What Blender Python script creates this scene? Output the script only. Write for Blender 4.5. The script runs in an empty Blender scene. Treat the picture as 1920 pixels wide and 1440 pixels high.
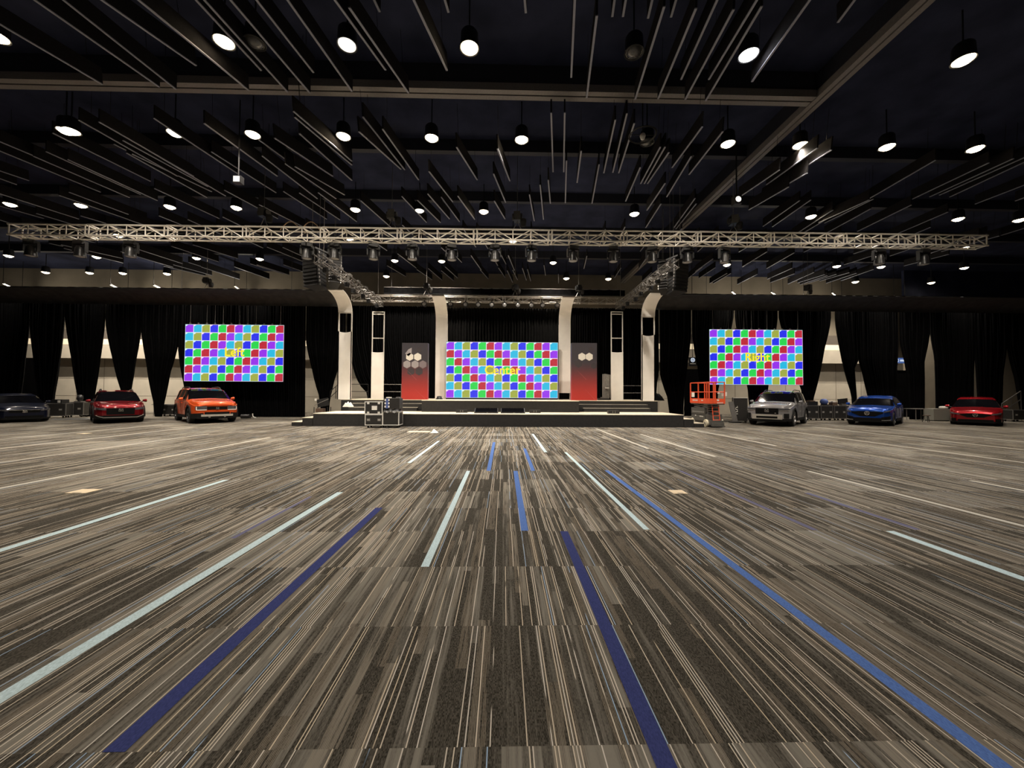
import bpy, bmesh, math, random
from mathutils import Vector, Matrix
random.seed(7)
SC = bpy.context.scene
COL = SC.collection
PI = math.pi
R_ = math.radians

# ------------------------------------------------------------------ camera, world, exposure
CAM_Z = 1.6
cam_data = bpy.data.cameras.new('camera')
cam_data.sensor_width = 36.0
cam_data.lens = 13.5
cam_data.clip_start = 0.05
cam_data.clip_end = 300
cam = bpy.data.objects.new('camera', cam_data)
COL.objects.link(cam)
CAM_M = Matrix.Rotation(R_(-1.25), 4, 'Z') @ Matrix.Rotation(R_(91.4), 4, 'X') @ Matrix.Rotation(R_(0.3), 4, 'Z')
cam.matrix_world = Matrix.Translation((0, 0, CAM_Z)) @ CAM_M
SC.camera = cam
world = bpy.data.worlds.new('hall_air')
SC.world = world
world.use_nodes = True
world.node_tree.nodes['Background'].inputs[0].default_value = (0.55, 0.62, 0.8, 1)
world.node_tree.nodes['Background'].inputs[1].default_value = 0.004
SC.view_settings.view_transform = 'Standard'
SC.view_settings.look = 'None'
SC.view_settings.gamma = 1.0
SC.view_settings.exposure = 0.0
SC.view_settings.use_curve_mapping = False
LAMP_POWER = 1250.0          # every ceiling downlight, watts (times its own factor)


def ray(px, py):
    return CAM_M.to_3x3() @ Vector(((px - 960) / 720.0, -(py - 720) / 720.0, -1))


def at(px, py, Y):            # survey of the photograph: the point at hall depth Y
    d = ray(px, py)
    return Vector((0, 0, CAM_Z)) + d * (Y / d.y)


def atz(px, py, z):           # ... and at height z
    d = ray(px, py)
    return Vector((0, 0, CAM_Z)) + d * ((z - CAM_Z) / d.z)


def proj(p):
    v = CAM_M.to_3x3().transposed() @ (Vector(p) - Vector((0, 0, CAM_Z)))
    return 960 + 720 * v.x / -v.z, 720 - 720 * v.y / -v.z


# ------------------------------------------------------------------ materials
MATS = {}


def mat(name, col, rough=0.6, metal=0.0, var=0.0, scale=20.0, emit=None, strength=0.0, coat=0.0, spec=0.5, bump=0.0):
    if name in MATS:
        return MATS[name]
    m = bpy.data.materials.new(name)
    m.use_nodes = True
    nt = m.node_tree
    b = nt.nodes['Principled BSDF']
    b.inputs['Base Color'].default_value = (*col, 1)
    b.inputs['Roughness'].default_value = rough
    b.inputs['Metallic'].default_value = metal
    b.inputs['Specular IOR Level'].default_value = spec
    if coat:
        b.inputs['Coat Weight'].default_value = coat
        b.inputs['Coat Roughness'].default_value = 0.04
    if emit:
        b.inputs['Emission Color'].default_value = (*emit, 1)
        b.inputs['Emission Strength'].default_value = strength
    if var or bump:
        tc = nt.nodes.new('ShaderNodeTexCoord')
        nz = nt.nodes.new('ShaderNodeTexNoise')
        nz.inputs['Scale'].default_value = scale
        nz.inputs['Detail'].default_value = 4
        nt.links.new(tc.outputs['Object'], nz.inputs['Vector'])
        if var:
            mr = nt.nodes.new('ShaderNodeMapRange')
            mr.inputs['From Min'].default_value = 0.3
            mr.inputs['From Max'].default_value = 0.7
            mr.inputs['To Min'].default_value = 1 - var
            mr.inputs['To Max'].default_value = 1 + var
            nt.links.new(nz.outputs['Fac'], mr.inputs['Value'])
            mx = nt.nodes.new('ShaderNodeVectorMath')
            mx.operation = 'SCALE'
            mx.inputs[0].default_value = col
            nt.links.new(mr.outputs[0], mx.inputs['Scale'])
            nt.links.new(mx.outputs[0], b.inputs['Base Color'])
        if bump:
            bp = nt.nodes.new('ShaderNodeBump')
            bp.inputs['Strength'].default_value = bump
            bp.inputs['Distance'].default_value = 0.01
            nt.links.new(nz.outputs['Fac'], bp.inputs['Height'])
            nt.links.new(bp.outputs[0], b.inputs['Normal'])
    MATS[name] = m
    return m


VELVET = mat('black_velvet', (0.0019, 0.0019, 0.0022), 0.95, var=0.5, scale=6, spec=0.05)
VALANCE = mat('black_valance_cloth', (0.030, 0.029, 0.029), 0.85, var=0.3, scale=3, spec=0.2)
FABRIC = mat('white_stretch_fabric', (0.90, 0.87, 0.82), 0.75, var=0.05, scale=1.5, spec=0.2)
WHITE_FRAME = mat('white_frame_paint', (0.78, 0.74, 0.68), 0.5, var=0.03)
CHARCOAL = mat('charcoal_stage_skirt', (0.026, 0.025, 0.025), 0.75, var=0.12, scale=8, spec=0.2)
DECK = mat('beige_stage_deck', (0.62, 0.55, 0.43), 0.6, var=0.08, scale=4)
ALU = mat('aluminium_tube', (0.88, 0.83, 0.75), 0.5, 0.12, var=0.08, scale=9)
BLACK = mat('black_metal', (0.012, 0.012, 0.013), 0.45, 0.2, var=0.2)
BLACKP = mat('black_plastic', (0.016, 0.016, 0.017), 0.35, var=0.2)
DULL = mat('dull_truss_tube', (0.16, 0.15, 0.14), 0.45, 0.4, var=0.15)
GREYM = mat('grey_metal', (0.23, 0.22, 0.21), 0.4, 0.6, var=0.1)
CASE = mat('black_case_laminate', (0.018, 0.017, 0.016), 0.5, var=0.25, scale=30)
CASEALU = mat('case_edging', (0.78, 0.76, 0.72), 0.4, 0.25, var=0.1)
WALLB = mat('beige_wall_panel', (0.45, 0.405, 0.33), 0.8, var=0.08, scale=1.2, spec=0.2)
WALLD = mat('dark_wall', (0.10, 0.085, 0.07), 0.9, var=0.1, scale=1.0, spec=0.2)
WALLO = mat('olive_upper_wall', (0.22, 0.19, 0.145), 0.9, var=0.1, scale=1.0, spec=0.2)
DECKC = mat('dark_ceiling_deck', (0.026, 0.031, 0.060), 0.9, var=0.35, scale=0.8, spec=0.1)
DUCT = mat('dark_duct', (0.018, 0.020, 0.030), 0.6, var=0.2)
FIN = mat('dark_baffle_felt', (0.014, 0.013, 0.014), 0.9, var=0.2, spec=0.1)
FINEDGE = mat('pale_baffle_edge', (0.30, 0.31, 0.37), 0.55, 0.1, var=0.06)
TRACK = mat('airwall_track', (0.20, 0.185, 0.18), 0.5, 0.2, var=0.1)
GLASS = mat('dark_car_glass', (0.003, 0.003, 0.004), 0.04, spec=0.22)
TYRE = mat('tyre_rubber', (0.012, 0.012, 0.012), 0.8, var=0.2)
RIM = mat('alloy_rim', (0.42, 0.41, 0.40), 0.3, 0.8, var=0.05)
RIMD = mat('dark_alloy_rim', (0.05, 0.05, 0.052), 0.3, 0.7, var=0.05)
CLAD = mat('dark_cladding', (0.007, 0.007, 0.007), 0.7, var=0.15, spec=0.15)
GRILLE = mat('black_grille_mesh', (0.0035, 0.0035, 0.0035), 0.6, var=0.2, spec=0.12)
SILVER = mat('silver_trim', (0.56, 0.53, 0.48), 0.35, 0.5, var=0.05)
CHROME = mat('chrome', (0.8, 0.8, 0.8), 0.12, 1.0, var=0.02)
LAMPGL = mat('headlamp_glass', (0.10, 0.10, 0.11), 0.1, 0.3, var=0.1)
LENS = mat('dim_lens', (0.10, 0.10, 0.10), 0.12, 0.3, var=0.2)
ORANGE = mat('orange_lift_paint', (0.78, 0.10, 0.035), 0.4, var=0.06)
LIFTG = mat('lift_grey_paint', (0.085, 0.082, 0.075), 0.45, var=0.2)
CREAMW = mat('cream_tyre', (0.62, 0.56, 0.42), 0.6, var=0.05)
PAPER = mat('white_paper', (0.75, 0.73, 0.68), 0.7, var=0.03)
WHITEC = mat('white_cloth', (0.62, 0.60, 0.56), 0.85, var=0.1)
GREYC = mat('grey_curtain_stack', (0.22, 0.21, 0.19), 0.85, var=0.25, scale=12)
YELLOWBOX = mat('pale_floor_plate', (0.62, 0.50, 0.34), 0.5, var=0.05)
HEX_W = mat('cream_hexagon_print', (0.80, 0.76, 0.68), 0.6, var=0.02)
HEX_G = mat('grey_hexagon_print', (0.36, 0.33, 0.34), 0.6, var=0.04)
HEX_M = mat('mauve_hexagon_print', (0.23, 0.19, 0.205), 0.6, var=0.04)
HEX_D = mat('dark_hexagon_print', (0.050, 0.040, 0.046), 0.6, var=0.04)
HEX_L = mat('pale_red_line_print', (0.50, 0.13, 0.12), 0.6, var=0.04)
BLUEB = mat('blue_cloth', (0.06, 0.10, 0.30), 0.7, var=0.2)
BROWNW = mat('brown_box', (0.10, 0.06, 0.04), 0.7, var=0.2)
NOSAMPLE = []


def emitter(name, col, strength):
    m = mat(name, (0.02, 0.02, 0.02), 0.5, emit=col, strength=strength)
    m.cycles.emission_sampling = 'NONE'
    return m


DISC_WARM = emitter('lit_lens_warm', (1.0, 0.80, 0.52), 22)
DISC_WHITE = emitter('lit_lens_white', (0.95, 0.95, 1.0), 22)
DISC_DIM = emitter('lit_lens_dim', (1.0, 0.95, 0.85), 1.4)
STRIP = emitter('lit_strip', (1.0, 0.88, 0.68), 2.2)
DRL = emitter('lit_running_lamp', (1.0, 0.80, 0.60), 0.8)
WALLGLOW = mat('wall_band_painted_glow', (0.6, 0.5, 0.35), 0.7, emit=(1.0, 0.80, 0.52), strength=0.62)  # plain wall, no lamp: emission stands in for the light falling on it
REFLECT = mat('lamp_reflector', (0.85, 0.82, 0.75), 0.25, 0.9, var=0.02)
SIGNBLUE = emitter('lit_blue_sign', (0.05, 0.10, 0.28), 1.0)
SIGNWHITE = emitter('lit_white_sign', (0.75, 0.85, 1.0), 0.9)
YELLOWTXT = emitter('lit_yellow_lettering', (0.98, 0.82, 0.03), 1.0)
YELLOWSH = emitter('lit_red_lettering_shadow', (0.6, 0.10, 0.02), 0.9)


def paint(name, col, metal=0.25):
    return mat(name, col, 0.26, metal, coat=0.5, var=0.02, spec=0.25)


# ------------------------------------------------------------------ mesh builder
class MB:
    def __init__(s):
        s.v, s.f, s.mi, s.mats = [], [], [], []

    def m(s, material):
        if material not in s.mats:
            s.mats.append(material)
        return s.mats.index(material)

    def add(s, vs, fs, material):
        o = len(s.v)
        i = s.m(material)
        s.v += [tuple(v) for v in vs]
        for f in fs:
            s.f.append(tuple(o + k for k in f))
            s.mi.append(i)
        return s

    def box(s, c, d, material, rot=None):
        x, y, z = d[0] / 2, d[1] / 2, d[2] / 2
        vs = [Vector((a, b, e)) for e in (-z, z) for a, b in ((-x, -y), (x, -y), (x, y), (-x, y))]
        if rot is not None:
            vs = [rot @ v for v in vs]
        c = Vector(c)
        return s.add([v + c for v in vs], [(3, 2, 1, 0), (4, 5, 6, 7), (0, 1, 5, 4), (1, 2, 6, 5), (2, 3, 7, 6), (3, 0, 4, 7)], material)

    def bb(s, lo, hi, material):
        return s.box([(a + b) / 2 for a, b in zip(lo, hi)], [b - a for a, b in zip(lo, hi)], material)

    def cyl(s, p0, p1, r, material, n=8, r1=None):
        p0, p1 = Vector(p0), Vector(p1)
        r1 = r if r1 is None else r1
        d = (p1 - p0).normalized()
        a = d.orthogonal().normalized()
        b = d.cross(a)
        vs = []
        for p, q in ((p0, r), (p1, r1)):
            for k in range(n):
                t = 2 * PI * k / n
                vs.append(p + (a * math.cos(t) + b * math.sin(t)) * q)
        fs = [(k, (k + 1) % n, n + (k + 1) % n, n + k) for k in range(n)]
        fs += [tuple(range(n - 1, -1, -1)), tuple(range(n, 2 * n))]
        return s.add(vs, fs, material)

    def tube(s, pts, r, material, n=6):
        for a, b in zip(pts, pts[1:]):
            s.cyl(a, b, r, material, n)
        return s

    def lathe(s, prof, material, n=16, c=(0, 0, 0), axis='Z'):
        c = Vector(c)
        vs = []
        for r, h in prof:
            for k in range(n):
                t = 2 * PI * k / n
                x, y = r * math.cos(t), r * math.sin(t)
                vs.append(c + (Vector((x, y, h)) if axis == 'Z' else Vector((x, h, y)) if axis == 'Y' else Vector((h, x, y))))
        fs = []
        for i in range(len(prof) - 1):
            for k in range(n):
                fs.append((i * n + k, i * n + (k + 1) % n, (i + 1) * n + (k + 1) % n, (i + 1) * n + k))
        return s.add(vs, fs, material)

    def grid(s, rows, material, closed=False):
        n = len(rows[0])
        vs = [p for r in rows for p in r]
        fs = [(i * n + k, i * n + k + 1, (i + 1) * n + k + 1, (i + 1) * n + k) for i in range(len(rows) - 1) for k in range(n - 1)]
        return s.add(vs, fs, material)

    def poly(s, pts, material, depth=None):
        """flat outline with a thickness along vector depth"""
        n = len(pts)
        if depth is None:
            return s.add(pts, [tuple(range(n))], material)
        d = Vector(depth)
        vs = [Vector(p) for p in pts] + [Vector(p) + d for p in pts]
        fs = [tuple(range(n)), tuple(range(2 * n - 1, n - 1, -1))] + [(k, n + k, n + (k + 1) % n, (k + 1) % n) for k in range(n)]
        return s.add(vs, fs, material)

    def build(s, name, parent=None, loc=None, smooth=False, rotz=None, angle=None):
        me = bpy.data.meshes.new(name)
        me.from_pydata(s.v, [], s.f)
        for m_ in s.mats:
            me.materials.append(m_)
        me.polygons.foreach_set('material_index', s.mi)
        bm = bmesh.new()
        bm.from_mesh(me)
        bmesh.ops.recalc_face_normals(bm, faces=bm.faces)
        bm.to_mesh(me)
        bm.free()
        if smooth:
            me.polygons.foreach_set('use_smooth', [True] * len(me.polygons))
            if angle:
                me.set_sharp_from_angle(angle=R_(angle))
        me.update()
        o = bpy.data.objects.new(name, me)
        COL.objects.link(o)
        if loc is not None:
            o.location = loc
        if rotz is not None:
            o.rotation_euler = (0, 0, rotz)
        if parent is not None:
            o.parent = parent
        return o


def tag(o, label, cat, group=None, kind=None):
    o['label'] = label
    o['category'] = cat
    if group:
        o['group'] = group
    if kind:
        o['kind'] = kind
    return o


def thing(name, label, cat, loc=(0, 0, 0), rotz=0.0, group=None):
    o = bpy.data.objects.new(name, None)
    COL.objects.link(o)
    o.location = loc
    o.rotation_euler = (0, 0, rotz)
    o.empty_display_size = 0.2
    return tag(o, label, cat, group)


def kids(o):
    return [c for c in bpy.data.objects if c.parent == o]


KID = {}


def dup(root, loc=None, rotz=None, label=None, group=None):
    def cp(o, par):
        c = o.copy()
        COL.objects.link(c)
        if par is not None:
            c.parent = par
        for k in (KID.get(o.name) or kids(o)):
            cp(k, c)
        return c
    r = cp(root, None)
    if loc is not None:
        r.location = loc
    if rotz is not None:
        r.rotation_euler = (0, 0, rotz)
    if label:
        r['label'] = label
    if group:
        r['group'] = group
    return r


def struct(o, label=None):
    o['kind'] = 'structure'
    if label:
        o['label'] = label
        o['category'] = label.split()[-1]
    return o


ORD = ['first', 'second', 'third', 'fourth', 'fifth', 'sixth', 'seventh', 'eighth', 'ninth', 'tenth', 'eleventh', 'twelfth', 'thirteenth', 'fourteenth', 'fifteenth', 'sixteenth', 'seventeenth']


def nodes_of(m):
    nt = m.node_tree
    return nt, nt.nodes['Principled BSDF']


class NB:
    """tiny node-graph writer"""
    def __init__(s, nt):
        s.nt = nt

    def val(s, x):
        return x

    def _in(s, sock, x):
        if isinstance(x, (int, float)):
            sock.default_value = x
        elif isinstance(x, tuple):
            sock.default_value = x if len(x) == len(sock.default_value) else (*x, 1)
        else:
            s.nt.links.new(x, sock)

    def math(s, op, a, b=0.0, c=0.0, clamp=False):
        n = s.nt.nodes.new('ShaderNodeMath')
        n.operation = op
        n.use_clamp = clamp
        s._in(n.inputs[0], a)
        s._in(n.inputs[1], b)
        s._in(n.inputs[2], c)
        return n.outputs[0]

    def xyz(s, x, y=0.0, z=0.0):
        n = s.nt.nodes.new('ShaderNodeCombineXYZ')
        s._in(n.inputs[0], x)
        s._in(n.inputs[1], y)
        s._in(n.inputs[2], z)
        return n.outputs[0]

    def sep(s, v):
        n = s.nt.nodes.new('ShaderNodeSeparateXYZ')
        s.nt.links.new(v, n.inputs[0])
        return n.outputs

    def white(s, v):
        n = s.nt.nodes.new('ShaderNodeTexWhiteNoise')
        n.noise_dimensions = '3D'
        s.nt.links.new(v, n.inputs['Vector'])
        return n.outputs['Value']

    def noise(s, v, scale=1.0, detail=2.0):
        n = s.nt.nodes.new('ShaderNodeTexNoise')
        s.nt.links.new(v, n.inputs['Vector'])
        n.inputs['Scale'].default_value = scale
        n.inputs['Detail'].default_value = detail
        return n.outputs['Fac']

    def mix(s, f, a, b):
        n = s.nt.nodes.new('ShaderNodeMix')
        n.data_type = 'RGBA'
        s._in(n.inputs[0], f)
        s._in(n.inputs[6], a)
        s._in(n.inputs[7], b)
        return n.outputs[2]

    def ramp(s, x, a, b):     # smooth step from a to b
        n = s.nt.nodes.new('ShaderNodeMapRange')
        n.interpolation_type = 'SMOOTHSTEP'
        s._in(n.inputs['Value'], x)
        n.inputs['From Min'].default_value = a
        n.inputs['From Max'].default_value = b
        return n.outputs[0]


def carpet_material(name, accent=None):
    m = mat(name, (0.1, 0.09, 0.07), 0.95, spec=0.05)
    nt, bs = nodes_of(m)
    g = NB(nt)
    tc = nt.nodes.new('ShaderNodeTexCoord')
    P = g.sep(tc.outputs['Object'])
    X, Y = P[0], P[1]
    TW, TL = 0.95, 0.905
    c = g.math('FLOOR', g.math('DIVIDE', X, TW))
    r = g.math('FLOOR', g.math('DIVIDE', g.math('SUBTRACT', Y, 1.78), TL))
    tile = g.xyz(c, r, 3.7)
    t1 = g.white(tile)
    t2 = g.white(g.xyz(c, r, 9.1))
    xs = g.math('ADD', X, g.math('MULTIPLY', g.math('SUBTRACT', t1, 0.5), 0.05))
    # broad bands across the tile
    band = g.noise(g.xyz(g.math('MULTIPLY', xs, 9.0), g.math('MULTIPLY', Y, 0.10), g.math('MULTIPLY', c, 3.0)), 1.0, 3.0)
    fine = g.noise(g.xyz(g.math('MULTIPLY', xs, 70.0), g.math('MULTIPLY', Y, 2.6), g.math('MULTIPLY', r, 0.35)), 1.0, 2.0)
    mid = g.noise(g.xyz(g.math('MULTIPLY', xs, 30.0), g.math('MULTIPLY', Y, 1.1), g.math('ADD', g.math('MULTIPLY', r, 0.16), g.math('MULTIPLY', c, 3.3))), 1.0, 2.0)
    tilev = g.math('MULTIPLY', g.math('SUBTRACT', t2, 0.5), 0.42)
    big = g.noise(g.xyz(g.math('MULTIPLY', c, 0.33), g.math('MULTIPLY', r, 0.33), 0.0), 1.0, 1.0)
    # 5 cm bands: plain dark, ribbed or speckled pale
    bq = g.math('ADD', g.math('DIVIDE', xs, 0.058), g.math('MULTIPLY', g.noise(g.xyz(g.math('MULTIPLY', xs, 7.0), g.math('MULTIPLY', c, 1.7), 0.0), 1.0, 0.0), 1.6))
    bi = g.math('FLOOR', bq)
    brow = g.math('FLOOR', g.math('ADD', g.math('DIVIDE', g.math('SUBTRACT', Y, 1.78), TL * 2.0), g.white(g.xyz(bi, 6.6, 1.0))))
    bt = g.white(g.xyz(bi, c, brow))
    bt2 = g.white(g.xyz(bi, brow, 4.4))
    v = g.math('ADD', g.math('MULTIPLY', band, 0.55), g.math('MULTIPLY', mid, 0.70))
    v = g.math('ADD', v, g.math('MULTIPLY', fine, 0.75))
    v = g.math('ADD', v, tilev)
    v = g.math('ADD', v, g.math('MULTIPLY', g.math('SUBTRACT', big, 0.5), 1.3))
    v = g.math('ADD', v, g.math('MULTIPLY', g.math('SUBTRACT', bt, 0.5), 0.62))
    f = g.ramp(v, 0.86, 1.56)
    col = g.mix(f, CARPET_DARK, CARPET_LIGHT)
    rib = g.math('FRACT', g.math('DIVIDE', xs, 0.0075))
    ribbed = g.math('MULTIPLY', g.math('MULTIPLY', g.math('LESS_THAN', rib, 0.42), g.math('GREATER_THAN', bt2, 0.70)), g.ramp(fine, 0.36, 0.44))
    col = g.mix(g.math('MULTIPLY', ribbed, 0.62), col, (0.25, 0.205, 0.155))
    # fine yarn rows
    yarn = g.white(g.xyz(g.math('FLOOR', g.math('MULTIPLY', X, 260.0)), g.math('FLOOR', g.math('MULTIPLY', Y, 90.0)), 1.0))
    col = g.mix(g.math('MULTIPLY', yarn, 0.30), col, (0.20, 0.18, 0.15) if accent is None else col)
    # thin pale lines
    W = 0.0165
    q = g.math('DIVIDE', xs, W)
    qi = g.math('FLOOR', q)
    qf = g.math('SUBTRACT', q, qi)
    rnd = g.white(g.xyz(qi, r, 2.3))
    rnd0 = g.white(g.xyz(qi, c, 5.9))
    on = g.math('GREATER_THAN', g.math('ADD', g.math('MULTIPLY', rnd0, 0.8), g.math('MULTIPLY', rnd, 0.2)), 0.71)
    gate = g.ramp(g.noise(g.xyz(g.math('MULTIPLY', qi, 7.7), g.math('MULTIPLY', Y, 1.3), 0.0), 1.0, 1.0), 0.36, 0.40)
    core = g.math('LESS_THAN', qf, 0.34)
    line = g.math('MULTIPLY', g.math('MULTIPLY', on, gate), core)
    tint = g.white(g.xyz(qi, r, 8.8))
    lcol = g.mix(g.math('GREATER_THAN', tint, 0.86), g.mix(tint, (0.50, 0.42, 0.31), (0.55, 0.52, 0.48)), (0.28, 0.38, 0.52))
    col = g.mix(g.math('MULTIPLY', line, 0.92), col, lcol)
    if accent is not None:
        br = g.math('ADD', 0.80, g.math('MULTIPLY', yarn, 0.35))
        n = nt.nodes.new('ShaderNodeVectorMath')
        n.operation = 'SCALE'
        n.inputs[0].default_value = accent
        nt.links.new(br, n.inputs['Scale'])
        col = n.outputs[0]
    nt.links.new(col, bs.inputs['Base Color'])
    return m


CARPET_DARK = (0.020, 0.0175, 0.0135)
CARPET_LIGHT = (0.175, 0.162, 0.138)
CARPET = carpet_material('striped_carpet')
C_PALE = carpet_material('carpet_pale_blue_yarn', (0.42, 0.53, 0.57))
C_CREAM = carpet_material('carpet_cream_yarn', (0.42, 0.40, 0.35))
C_BLUE = carpet_material('carpet_blue_yarn', (0.075, 0.14, 0.36))
C_NAVY = carpet_material('carpet_navy_yarn', (0.034, 0.042, 0.135))
C_MAUVE = carpet_material('carpet_mauve_yarn', (0.11, 0.11, 0.18))

# ------------------------------------------------------------------ the setting
fl = MB()
fl.bb((-41, -14, -0.2), (41, 31.4, 0), CARPET)
ACC = [  # x, width, y0, y1, yarn : long inlaid stripes of the carpet
    (-0.715, 0.075, 3.59, 7.96, C_PALE), (-2.61, 0.095, 1.2, 6.26, C_PALE), (-5.03, 0.10, 3.2, 7.13, C_PALE),
    (1.70, 0.07, 4.54, 10.49, C_PALE), (4.56, 0.10, 2.6, 4.47, C_PALE), (6.41, 0.09, 3.8, 7.99, C_CREAM),
    (-8.25, 0.09, 5.6, 13.82, C_CREAM), (-11.2, 0.09, 7.5, 14.9, C_CREAM), (-2.15, 0.085, 8.86, 12.88, C_PALE),
    (1.16, 0.085, 10.49, 15.2, C_PALE), (4.25, 0.09, 11.2, 17.6, C_CREAM), (5.45, 0.09, 9.8, 15.2, C_CREAM),
    (8.55, 0.09, 11.9, 17.6, C_CREAM), (8.82, 0.09, 6.3, 7.1, C_CREAM), (-13.9, 0.09, 9.2, 17.5, C_CREAM), (-16.5, 0.10, 11.5, 19, C_CREAM),
    (12.5, 0.10, 8.0, 17, C_CREAM), (15.5, 0.12, 10.0, 19, C_CREAM), (18.2, 0.12, 11.5, 20, C_CREAM),
    (2.16, 0.085, 1.2, 8.03, C_BLUE), (0.255, 0.085, 4.51, 7.96, C_BLUE), (-0.30, 0.085, 7.98, 12.6, C_BLUE),
    (0.62, 0.08, 7.98, 11.2, C_BLUE), (3.70, 0.07, 4.51, 8.0, C_MAUVE), (4.95, 0.08, 4.51, 6.2, C_MAUVE),
    (0.71, 0.09, 1.2, 4.49, C_NAVY), (-1.72, 0.10, 1.78, 5.42, C_NAVY), (-2.95, 0.05, 4.3, 6.0, C_MAUVE)]
for x, w, y0, y1, m_ in ACC:
    fl.add([(x - w / 2, y0, 0.0015), (x + w / 2, y0, 0.0015), (x + w / 2, y1, 0.0015), (x - w / 2, y1, 0.0015)], [(0, 1, 2, 3)], m_)
struct(fl.build('floor'))

struct(MB().bb((-41, -14, 11.3), (41, 31.4, 11.5), DECKC).build('ceiling'))
struct(MB().bb((-41.3, -14, 0), (-41, 31.4, 11.3), WALLD).build('wall_left'))
struct(MB().bb((41, -14, 0), (41.3, 31.4, 11.3), WALLD).build('wall_right'))
struct(MB().bb((-41, -14.3, 0), (41, -14, 11.3), WALLD).build('wall_rear'))
wb = MB().bb((-41, 31.0, 0), (41, 31.3, 11.3), WALLO)
wb.bb((-41, 30.96, 0.0), (41, 31.0, 4.3), WALLB)
# joints of the wall panels
for k in range(-19, 20):
    wb.bb((k * 2.1 - 0.012, 30.955, 0), (k * 2.1 + 0.012, 30.962, 4.3), WALLD)
for z in (1.25, 2.6):
    wb.bb((-41, 30.955, z - 0.01), (41, 30.962, z + 0.01), WALLD)
struct(wb.build('wall_back'))
# projecting bulkhead; the bright wall band above has its light painted in as glow
tr = MB().bb((-41, 30.3, 4.15), (30.9, 30.95, 5.2), WALLB)
struct(tr.build('trim_1', ), 'beige bulkhead running along the far wall')
struct(MB().bb((-40.5, 30.32, 5.22), (30.9, 30.40, 5.64), WALLGLOW).build('trim_2'), 'wall band with painted-in glow above the far bulkhead')
struct(MB().bb((-41, 30.35, 5.66), (30.9, 30.95, 6.4), WALLD).build('trim_3'), 'dark band above the glowing wall band')
struct(MB().bb((31.0, 28.9, 0), (41, 29.1, 6.9), WALLO).bb((31.0, 28.9, 6.9), (41, 29.1, 11.3), DECKC).build('wall_partition'))
# operable-wall tracks on the ceiling
t4 = MB()
for dy in (-0.11, 0.11):
    t4.bb((-40, 11.25 + dy - 0.085, 10.50), (9.3, 11.25 + dy + 0.085, 10.72), TRACK)
t4.bb((-40, 11.1, 10.72), (9.3, 11.4, 11.3), DUCT)
struct(t4.build('trim_4'), 'grey folding-wall track across the ceiling')
t5 = MB()
for dx in (-0.10, 0.10):
    t5.bb((9.5 + dx - 0.075, 3, 10.50), (9.5 + dx + 0.075, 30.5, 10.72), TRACK)
t5.bb((9.38, 3, 10.72), (9.62, 30.5, 11.3), DUCT)
struct(t5.build('trim_5'), 'grey folding-wall track running towards the stage')
# joists and ducts under the deck
for i, y in enumerate((14.6, 18.4, 22.2, 26.0)):
    struct(MB().bb((-41, y - 0.12, 10.85), (41, y + 0.12, 11.3), DUCT).build('trim_%d' % (6 + i)), 'dark ceiling joist')

# ------------------------------------------------------------------ downlights
LAMPS = []


def downlight_proto(lens, name='ceiling_downlight'):
    t = thing(name, 'x', 'ceiling light')
    b = MB().lathe([(0.0, 0.42), (0.17, 0.42), (0.21, 0.36), (0.225, 0.02), (0.245, 0.0), (0.235, -0.01), (0.215, 0.0), (0.15, 0.16), (0.0, 0.17)], BLACK, 20)
    b.build('housing', t, smooth=True, angle=40)
    MB().cyl((0, 0, 0.42), (0, 0, 1.3), 0.02, BLACK, 6).build('stem', t)
    MB().lathe([(0.205, 0.005), (0.17, 0.06), (0.15, 0.10)], REFLECT, 20).build('reflector', t, smooth=True)
    MB().lathe([(0.0, -0.085), (0.07, -0.078), (0.135, -0.052), (0.18, -0.012), (0.2, 0.03)], lens, 20).build('lens', t, smooth=True)
    return t


P_WARM = downlight_proto(DISC_WARM)
P_WHITE = downlight_proto(DISC_WHITE)
P_DIM = downlight_proto(DISC_DIM)
P_OFF = downlight_proto(LENS)
PROTO_USED = {}
for p_ in (P_WARM, P_WHITE, P_DIM, P_OFF):
    KID[p_.name] = kids(p_)


def use(proto, loc, rotz=None, label=None, group=None):
    """the first time place the prototype itself, then copies"""
    if proto.name not in PROTO_USED:
        PROTO_USED[proto.name] = 1
        proto.location = loc
        if rotz is not None:
            proto.rotation_euler = (0, 0, rotz)
        if label:
            proto['label'] = label
        if group:
            proto['group'] = group
        return proto
    return dup(proto, loc, rotz, label, group)


SPOTS = {}


def spot_data(col, power):
    key = (col, power)
    if key not in SPOTS:
        l = bpy.data.lights.new('downlight_beam', 'SPOT')
        l.color = (1.0, 0.89, 0.75) if col == 'w' else (0.93, 0.95, 1.0)
        l.energy = LAMP_POWER * power
        l.spot_size = R_(128)
        l.spot_blend = 0.9
        l.shadow_soft_size = 0.12
        SPOTS[key] = l
    return SPOTS[key]


def downlight(loc, kind, label, group, power=1.0):
    o = use({'w': P_WARM, 'c': P_WHITE, 'd': P_DIM, 'o': P_OFF}[kind], loc, None, label, group)
    if kind in 'wc' and power > 0:
        s = bpy.data.objects.new('beam', spot_data(kind, power))
        COL.objects.link(s)
        s.parent = o
        s.location = (0, 0, -0.16)
    return o


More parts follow.
